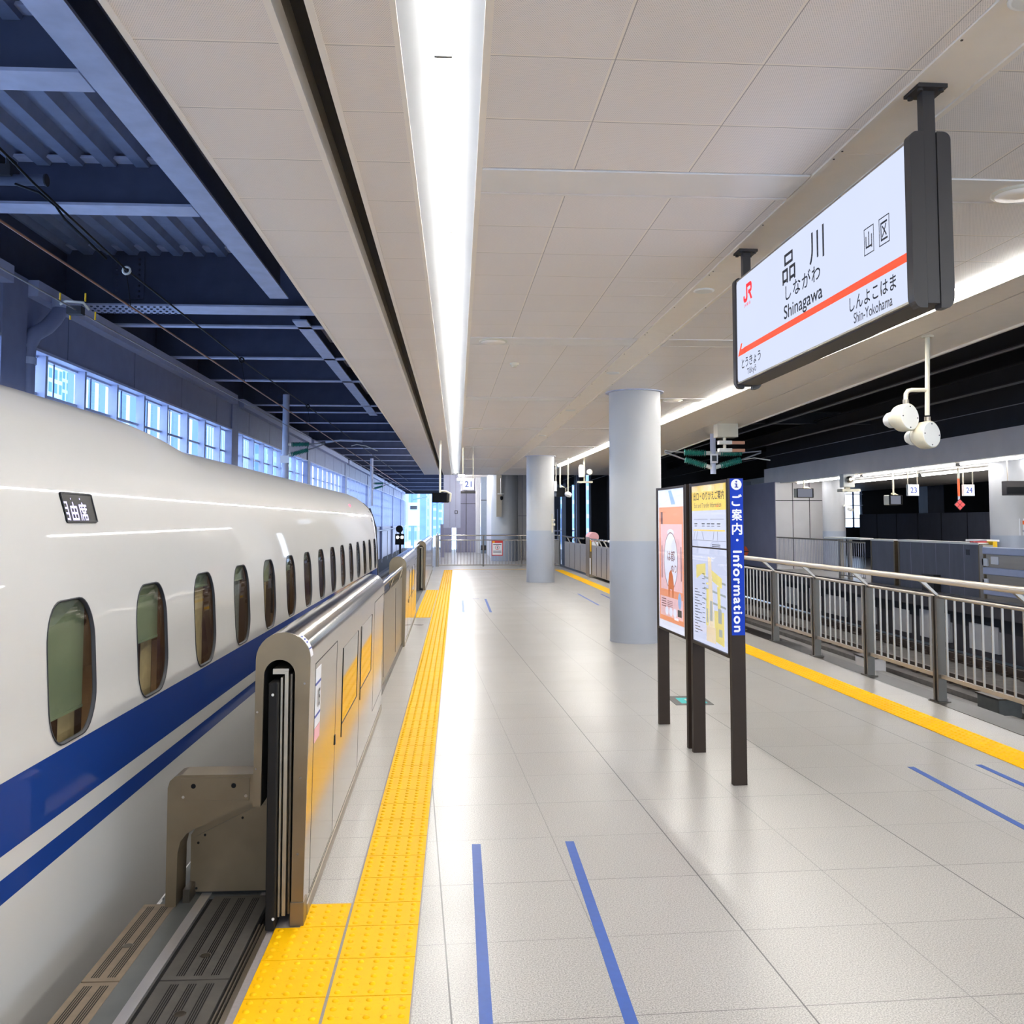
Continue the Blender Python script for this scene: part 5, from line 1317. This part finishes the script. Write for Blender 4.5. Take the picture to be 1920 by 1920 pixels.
# end wall across the right tracks
struct(MB().box(6.7, 12.2, 47, 47.3, -1.4, 5.6), 'wall_north', 'roof_dark')
struct(MB().box(7.75, 9.4, 46.9, 47, -.8, 3.9).box(9.9, 10.8, 46.9, 47, .0, 3.4), 'trim_36', 'gate_back')
for k in range(7):
    y = 38+5*k; x = 7.35-.18*k
    if k < 4: struct(MB().box(x-.08, x+.08, y, y+.22, -1.3, 5.5), 'trim_%d' % (40+k), 'mullion')
    struct(MB().box(x+.1, x+.5, y+.3, y+2.6, -1.3, 5.5), 'trim_%d' % (50+k), 'roof_dark')
struct(MB().box(4.0, 7.8, 60, 60.3, 4.1, 5.6), 'trim_60', 'roof_dark')
m = MB()
for k in range(14): m.box(4.2+.25*k, 4.24+.25*k, 63, 63.05, -.8, 2.6 if k % 3 else 3.6)
m.box(4.2, 7.9, 63, 63.05, 1.1, 1.18)
single(m, 'track_fence', 'wall_bluegrey', 'bluish lattice fence outside, seen past the far column on the right', 'fence')

# ------------------------------------------------------------------ end wall of the platform
struct(MB().box(-.66, .17, 46, 46.3, 1.44, 4.3), 'wall_end.001', 'wall_bluegrey')
m = MB()
for x in (-.36, -.08): m.box(x, x+.02, 45.98, 46, 1.5, 4.2)
struct(m, 'trim_61', 'wall_grey')
struct(MB().box(-.95, -.30, 53.9, 54.2, -1.3, 1.6).box(-.05, .18, 53.9, 54.2, -1.3, 1.6).box(-.8, -.62, 46.3, 46.6, -1.3, 1.44), 'wall_end.006', 'wall_grey')
struct(MB().box(.18, 1.05, 54, 54.3, 0, 5), 'wall_end.002', 'wall_grey')
m = MB().box(.5, .53, 53.98, 54, 0, 5).box(.18, 1.05, 53.98, 54, 2.75, 2.78).box(.18, 1.05, 53.97, 54, 3.35, 3.5)
struct(m, 'trim_62', 'sign_case')
struct(MB().box(1.05, 1.3, 52.5, 54.3, 0, 5), 'trim_63', 'wall_panel')
struct(MB().box(1.3, 1.85, 52, 52.2, 0, 5), 'wall_end.003', 'wall_teal')
m = MB().box(1.3, 1.85, 51.9, 52, .18, .45).box(1.3, 1.85, 51.98, 52, 2.9, 2.94); struct(m, 'trim_64', 'sign_case')
struct(MB().box(1.62, 2.2, 43, 52, 0, 4.5), 'wall_end.004', 'wall_panel')
struct(MB().box(2.2, 4.2, 43.6, 44, 0, 4.5), 'wall_end.005', 'wall_panel')
struct(MB().box(2.2, 4.2, 43.58, 43.6, 2.0, 2.02).box(3.0, 3.02, 43.58, 43.6, 0, 4.5), 'trim_65', 'wall_grey')
column(2.12, 42.2, .60, 4.2, 1.2, 'wide pale round column behind the far barrier fence, by the end wall')
struct(MB().box(1.72, 1.95, 41.4, 41.6, 1.95, 4.2), 'trim_66', 'sidewall')
struct(MB().box(.16, 2.0, 38.2, 60, 4.2, 4.4), 'trim_67', 'opp_ceiling')
for k, y in enumerate((40.5, 43.5, 46.5, 50, 54)):
    for s in (0, 1):
        r = thing('small_lamp', 'tiny white lamp in the distant slanting double row, ' + ORD[k] + ' pair, ' + ('left one' if s == 0 else 'right one'), 'ceiling light', (.02-.022*k+.14*s, y, 3.72), 'distant paired lamps beside the sign reading 21')
        x = .10-.045*k+.15*s
        MB().lathe((x, y, 3.68-.035*k), (0, 0, 1), [(.04, 0), (.055, .03), (.055, .07), (.03, .09)], 10).build('bulb', 'far_lamp', r)
        MB().cyl((x, y, 3.76-.035*k), (x, y, 4.2), .01, 6).build('stem', 'steel_dark', r)
r = thing('wall_sign_plate', 'small dark square plate on the hanging end wall panel', 'plate', (-.05, 45.95, 2.2))
MB().box(-.12, .03, 45.94, 45.98, 2.12, 2.28).build('plate', 'sign_case', r)
MB().box(-.09, .0, 45.93, 45.94, 2.15, 2.25).build('plate_face', 'wall_bluegrey', r)

# ------------------------------------------------------------------ roof over the train track
struct(MB().box(-7.0, -.9, -14, 10.7, 5.80, 5.83).box(-7.0, -.9, 10.7, 112, 6.20, 6.23), 'roof_west', 'roof_deck')
struct(MB().box(-7.0, 6, -14, 112, 6.4, 6.5), 'roof_cover', 'roof_dark')
m = MB()                                              # ribs of the folded deck, running across the beams
x = -6.9
while x < -.95:
    m.prism([(x, -14, 5.80), (x+.05, -14, 5.69), (x+.19, -14, 5.69), (x+.24, -14, 5.80)], (0, 24.6, 0))
    m.prism([(x, 10.7, 6.20), (x+.05, 10.7, 6.10), (x+.19, 10.7, 6.10), (x+.24, 10.7, 6.20)], (0, 101, 0))
    x += .36
struct(m, 'roof_deck', 'roof_deck')
struct(MB().box(-1.30, -1.26, -12, 38, CEIL+.28, 6.2), 'wall_above_edge', 'gap_black')
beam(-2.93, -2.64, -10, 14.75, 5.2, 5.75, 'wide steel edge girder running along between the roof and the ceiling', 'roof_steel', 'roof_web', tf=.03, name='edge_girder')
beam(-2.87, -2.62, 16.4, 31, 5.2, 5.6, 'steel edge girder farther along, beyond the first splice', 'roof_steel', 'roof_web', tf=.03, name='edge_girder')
BY = [(1.3, 5.76), (4.35, 5.76), (7.48, 5.76), (10.62, 5.76), (15.65, 6.2), (17.0, 6.1), (20.3, 6.1), (23.55, 6.1), (28.5, 6.2), (30.3, 6.1), (33.5, 6.1), (36.7, 6.1), (41, 6.2), (45, 6.1), (49.5, 6.1), (54, 6.2), (59, 6.1), (64, 6.1), (69, 6.2), (76, 6.1), (84, 6.1), (93, 6.2), (103, 6.1)]
n = 0
for y, z1 in BY:
    w = .17 if y < 16.5 else .09
    if abs(y-15.65) < .1: w = .3
    n += 1
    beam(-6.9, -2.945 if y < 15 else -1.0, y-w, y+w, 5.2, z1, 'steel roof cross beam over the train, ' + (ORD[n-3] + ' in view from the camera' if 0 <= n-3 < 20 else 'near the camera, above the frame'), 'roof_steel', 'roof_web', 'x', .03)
# splice plates with rivets
def splice(x, y, z, label):
    r = thing('splice_plate', label, 'steel plate', (x, y, z), 'riveted splice plates on roof beams', 'structure')
    MB().box(x-.26, x+.26, y-.02, y, z-.36, z+.36).build('plate', 'roof_web', r)
    m = MB()
    for i in range(3):
        for j in range(8): m.lathe((x-.18+.18*i if i != 1 else x+.18, y-.02, z-.31+.088*j), (0, -1, 0), [(.022, 0), (.018, .014), (.008, .02)], 8)
    m.build('rivet', 'roof_web', r)
splice(-5.4, 15.62, 5.72, 'riveted splice plate on the main roof cross beam above the drainpipe')
splice(-5.4, 28.47, 5.72, 'riveted splice plate on the second main roof cross beam')
# flange splice below the main beam
m = MB()
for i in range(14):
    for j in range(4): m.lathe((-6.0+.1*i, 15.4+.16*j, 5.195), (0, 0, -1), [(.025, 0), (.02, .014), (.008, .02)], 8)
o = m.build('flange_rivets', 'roof_web'); tag(o, 'patch of rivet heads under the main roof cross beam', 'rivets', None, 'stuff')

# ------------------------------------------------------------------ window wall beyond the train
WX = -6.3
CY_ = [.25+13.1*k for k in range(0, 9)]
def head(y0, y1):
    return ((WX-.25, WX+.12, y0, y1, 4.26, 4.95), (WX-.3, WX-.1, y0, y1, 4.95, 6.18))
for k, y in enumerate(CY_):
    r = thing('steel_column', 'blue-grey steel column of the window wall behind the train, ' + ('beside the camera' if k == 0 else ORD[k-1] + ' one in view'), 'column', (WX, y, -1.3), None, 'thing')
    MB().box(WX-.04, WX+.16, y-.37, y+.37, -1.3, 5.19).build('shaft', 'wall_steel', r, .01)
    MB().box(WX-.04, WX+.06, y+.38, y+.62, -1.3, 4.31).build('side_plate', 'roof_web', r)
struct(MB().box(WX-.25, WX-.05, -14, 112, -1.4, 1.35), 'wall_west', 'wall_grey')
mh = MB(); ml = MB(); ms = MB()
ends = [-14] + [v for y in CY_ for v in (y-.375, y+.375)] + [112]
for y0, y1 in zip(ends[::2], ends[1::2]):
    mh.box(WX-.25, WX+.12, y0, y1, 4.26, 4.95)
    ml.box(WX+.12, WX+.30, y0, y1, 4.95, 5.18).box(WX-.2, WX+.16, y0, y1, 4.22, 4.26)
    y = y0+1.5
    while y < y1: ms.box(WX+.121, WX+.125, y, y+.012, 4.27, 4.95); y += 3.1
struct(MB().box(WX-.3, WX-.1, -14, 112, 4.95, 6.18), 'wall_west_top', 'roof_web'); struct(mh, 'wall_west_head', 'wall_steel'); struct(ml, 'trim_68', 'mullion'); struct(ms, 'trim_69', 'roof_web')
for k in range(len(CY_)):
    y0 = CY_[k]+.38; y1 = CY_[k]+13.1-.38
    m = MB(); g = MB()
    for i in range(8):
        y = CY_[k]+1.2+1.5*i; m.box(WX-.06, WX+.10, y-.05, y+.03, 1.35, 4.23); m.box(WX-.06, WX-.0, y+.03, y+.10, 1.35, 4.23)
        if i < 7: g.box(WX-.05, WX-.035, y+.57, y+.595, 1.35, 4.23)
    for z in (1.35, 2.25, 2.98, 3.62, 4.19): m.box(WX-.06, WX-.02, y0, y1, z, z+.045)
    w = struct(m, 'window_%d' % (k+1), 'mullion')
    g.build('glazing_bar', 'roof_web', w)
    MB().box(WX-.056, WX-.052, y0, y1, 1.35, 4.23).build('pane', 'glass_clear', w)
struct(MB().box(-7, -1.0, 110, 110.4, 5.0, 6.18), 'trim_70', 'roof_dark')
# drainpipe elbow
r = thing('drainpipe', 'thick grey drainpipe elbow bending into the first steel column in view', 'pipe', (-5.9, 13.8, 4.4))
MB().tube([(-5.9, 14.25, 5.0), (-5.9, 14.22, 4.84), (-5.93, 14.12, 4.70), (-5.98, 13.98, 4.55), (-6.10, 13.86, 4.42), (-6.17, 13.84, 4.25), (-6.18, 13.84, 4.1), (-6.18, 13.84, 1.6)], .11, 14).build('pipe', 'wall_steel', r)
MB().cyl((-6.18, 13.84, 3.98), (-6.18, 13.84, 4.08), .125, 14).cyl((-5.9, 14.24, 4.88), (-5.9, 14.25, 5.0), .13, 14).build('collar', 'roof_steel', r)

# overhead line of the train track
wire([(-3.12, -6, 3.77), (-3.12, 60, 3.77), (-2.9, 110, 3.8)], .010, 'copper', 'copper-coloured contact wire running above the train')
wire([(-3.74, -6, 3.80), (-3.70, 14, 3.77), (-3.4, 60, 3.9)], .008, 'wire_grey', 'grey wire left of the copper contact wire above the train')
wire([(-3.55, 6.3, 4.72), (-3.3, 7.4, 4.35), (-3.2, 9.2, 4.15), (-3.18, 14, 4.1), (-3.15, 20, 4.15), (-3.1, 60, 4.3)], .010, 'rubber', 'black messenger wire sagging from the pipe bracket at the left frame edge')
for x, y, z, s in ((-3.2, 9.2, 4.145, 'nearest'), (-3.18, 14.0, 4.1, 'middle'), (-3.15, 20, 4.15, 'farthest')):
    r = thing('wire_hanger', 'small ring hanger on the black messenger wire, '+s, 'wire hanger', (x, y, z), 'ring hangers')
    m = MB(); m.tube([(x+.035*math.cos(t*PI/6), y, z+.035*math.sin(t*PI/6)) for t in range(13)], .012, 6, False); m.build('ring', 'ceramic' if s == 'nearest' else 'rubber', r)
    MB().cyl((x, y, z-.03), (x+.05, y, 3.78), .004, 5).build('dropper', 'rubber', r)
r = thing('pipe_bracket', 'horizontal pipe end with insulator clamp at the upper left frame edge', 'catenary support', (-4.2, 9.2, 5.0))
MB().cyl((-5.6, 9.2, 5.0), (-3.98, 9.2, 5.02), .055, 14).build('pipe', 'roof_web', r)
MB().cyl((-3.99, 9.2, 5.02), (-3.975, 9.2, 5.02), .062, 14).build('end_cap', 'roof_dark', r)
MB().box(-4.46, -4.28, 9.1, 9.3, 5.03, 5.14).box(-4.44, -4.41, 9.12, 9.28, 5.14, 5.26).box(-4.33, -4.30, 9.12, 9.28, 5.14, 5.22).build('clamp', 'roof_dark', r)
MB().tube([(-4.25, 9.15, 4.96), (-4.0, 9.1, 4.86), (-3.8, 9.0, 4.7), (-3.55, 8.6, 4.45), (-3.32, 9.0, 4.2)], .012, 6).build('jumper_wire', 'rubber', r)
r = thing('wire_clamp', 'white and brass splice clamp on the grey wire below the main roof beam', 'wire clamp', (-3.72, 9.35, 3.78))
MB().tube([(-3.86, 9.3, 3.83), (-3.80, 9.3, 3.86), (-3.66, 9.35, 3.86), (-3.62, 9.4, 3.80)], .014, 8).build('strap', 'ceramic', r)
MB().box(-3.80, -3.66, 9.3, 9.4, 3.74, 3.82).build('clamp_body', 'roof_dark', r)
m = MB()
for x in (-3.86, -3.62): m.cyl((x, 9.3, 3.86), (x, 9.3, 3.94), .009, 6); m.cyl((x+.06, 9.4, 3.70), (x+.06, 9.4, 3.78), .009, 6)
m.build('bolt', 'yellow_paint', r)
r = insulator_set(-4.68, 26, 1, 'post with two green ribbed insulators hanging over the train in the distance', 5.2, 2.4, 3.83)
MB().box(-4.80, -4.56, 25.88, 25.9, 3.32, 3.52).build('number_plate', 'sticker_white', r)
MB().tube([(-3.6, 26, 3.9), (-3.2, 26, 3.95), (-2.6, 26, 3.93)], .03, 8).build('cantilever_tube', 'roof_steel', r)
MB().tube([(-2.9, 26, 3.8), (-2.75, 26, 3.84), (-2.5, 26, 3.80), (-2.2, 26.2, 3.68)], .012, 6).build('steady_arm', 'ceramic', r)
r = insulator_set(-4.68, 52, 1, 'second post with green insulators over the track, far beyond the train end', 5.2, 2.6, 3.83)
r = thing('track_signal', 'dark signal post with two white lamps beyond the end of the train', 'signal', (-3.45, 58, -1.3))
MB().cyl((-3.45, 58, -1.3), (-3.45, 58, 1.2), .06, 10).build('mast', 'black', r)
MB().lathe((-3.5, 57.9, 1.3), (0, -1, 0), [(.22, 0), (.22, .05)], 20).build('round_board', 'black', r)
MB().box(-3.75, -3.2, 57.8, 58, .35, 1.0).build('lamp_head', 'black', r)
m = MB(); m.lathe((-3.6, 57.79, .8), (0, -1, 0), [(.09, 0), (.07, .03)], 12).lathe((-3.33, 57.79, .8), (0, -1, 0), [(.09, 0), (.07, .03)], 12); m.build('lamp', 'signal_white', r)
r = thing('side_rail', 'pale handrail along the dark wall beyond the train end', 'handrail', (-5.9, 40, 1))
MB().tube([(-5.6, 30, .95), (-5.6, 108, 1.25)], .05, 6).build('rail', 'wire_grey', r)
f0 = None
for k in range(14):
    y = 32+5.6*k
    if f0 is None: f0 = MB().cyl((-5.6, y, -1.3), (-5.6, y, 1.0), .03, 6).build('post', 'wire_grey', r); yy0 = y
    else: c = f0.copy(); COL.objects.link(c); c.parent = r; c.location = (0, y-yy0, 0)

# ------------------------------------------------------------------ outside
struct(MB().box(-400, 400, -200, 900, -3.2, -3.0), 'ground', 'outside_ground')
def building(x0, x1, y0, y1, z, m_, label):
    r = thing('building', label, 'building', ((x0+x1)/2, (y0+y1)/2, -3), 'pale buildings outside')
    MB().box(x0, x1, y0, y1, -3, z).build('facade', m_, r)
    MB().box(x0-.3, x1+.3, y0-.3, y1+.3, z, z+.5).build('roof_edge', 'building_pale', r)
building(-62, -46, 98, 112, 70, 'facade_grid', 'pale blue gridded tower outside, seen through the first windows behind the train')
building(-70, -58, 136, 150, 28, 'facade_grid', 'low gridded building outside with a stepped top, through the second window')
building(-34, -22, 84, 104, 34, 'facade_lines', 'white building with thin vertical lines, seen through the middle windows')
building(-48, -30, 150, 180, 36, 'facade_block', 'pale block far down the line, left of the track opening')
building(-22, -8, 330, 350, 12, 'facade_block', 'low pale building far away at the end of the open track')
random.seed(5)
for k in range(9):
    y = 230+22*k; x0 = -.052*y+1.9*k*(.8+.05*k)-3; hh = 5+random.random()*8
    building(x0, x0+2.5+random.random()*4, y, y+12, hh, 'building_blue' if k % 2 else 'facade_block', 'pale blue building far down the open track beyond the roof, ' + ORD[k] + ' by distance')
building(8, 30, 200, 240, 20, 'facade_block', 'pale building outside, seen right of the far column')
for k, (x, y) in enumerate(((-7.6, 135), (-3.4, 165), (-9, 190), (-2.0, 215), (-6.5, 250))):
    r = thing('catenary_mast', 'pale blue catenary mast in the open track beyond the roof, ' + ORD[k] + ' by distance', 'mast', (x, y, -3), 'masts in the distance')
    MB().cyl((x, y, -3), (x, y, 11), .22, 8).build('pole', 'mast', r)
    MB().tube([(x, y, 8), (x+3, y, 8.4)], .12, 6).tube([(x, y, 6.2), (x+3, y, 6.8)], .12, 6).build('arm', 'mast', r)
r = thing('portal_beam', 'pale lattice portal over the tracks in the distance', 'gantry', (-4, 150, 8))
MB().box(-12, 4, 150, 150.5, 8.2, 8.5).box(-12, 4, 150, 150.5, 9.4, 9.7).build('chord', 'mast', r)
m = MB()
for k in range(16): m.tube([(-12+k, 150.2, 8.4), (-11+k, 150.2, 9.5)], .06, 4)
m.build('lattice', 'mast', r)
r = thing('distance_sign', 'small dark-lettered white board far down the open track', 'sign', (-6.6, 140, 4.2))
MB().box(-7.2, -5.5, 140, 140.2, 1.2, 4.6).build('board', 'building_pale', r)
MB().box(-6.9, -5.9, 139.9, 140, 3.6, 4.1).build('board_mark', 'ink', r)
MB().cyl((-6.4, 140.1, -3), (-6.4, 140.1, 1.2), .12, 8).build('post', 'mast', r)
m = MB(); random.seed(11)
for k in range(60):
    x, y, z = -9.6+random.gauss(0, .5), 25.6+random.gauss(0, .9), 1.2+random.random()*2.6
    m.lathe((x, y, z), (random.gauss(0, 1), random.gauss(0, 1), random.gauss(0, 1)), [(.02, 0), (.16+.1*random.random(), .1), (.02, .22)], 5)
r = thing('roadside_tree', 'small dark green tree outside the last pane before the second steel column', 'tree', (-9.6, 25.6, -3))
m.build('foliage', 'leaf', r); MB().cyl((-9.6, 25.6, -3), (-9.6, 25.6, 2.5), .12, 8).build('trunk', 'sign_case', r)

# ------------------------------------------------------------------ light, world, view
w = bpy.data.worlds.new('sky'); SC.world = w; w.use_nodes = True
nt = w.node_tree; h = N(nt); bg = nt.nodes['Background']
tc = h.new('ShaderNodeTexCoord'); sp = h.new('ShaderNodeSeparateXYZ'); h.link(tc.outputs['Generated'], sp.inputs[0])
mr = h.new('ShaderNodeMapRange'); mr.inputs[1].default_value = -.05; mr.inputs[2].default_value = .7; h.link(sp.outputs[2], mr.inputs[0])
h.link(h.mix(mr.outputs[0], (.74, .86, 1.0), (.50, .68, 1.0)), bg.inputs[0]); bg.inputs[1].default_value = 2.5
bpy.data.objects.remove(_fo); bpy.data.curves.remove(_fc)
vs = SC.view_settings; vs.view_transform = 'Standard'; vs.look = 'None'; vs.gamma = 1; vs.exposure = 1.36; vs.use_curve_mapping = False
SC.cycles.use_denoising = True
SC.cycles.max_bounces = 10; SC.cycles.diffuse_bounces = 5; SC.cycles.glossy_bounces = 4; SC.cycles.transparent_max_bounces = 12
SC.cycles.caustics_reflective = False; SC.cycles.caustics_refractive = False
SC.cycles.sample_clamp_indirect = 6
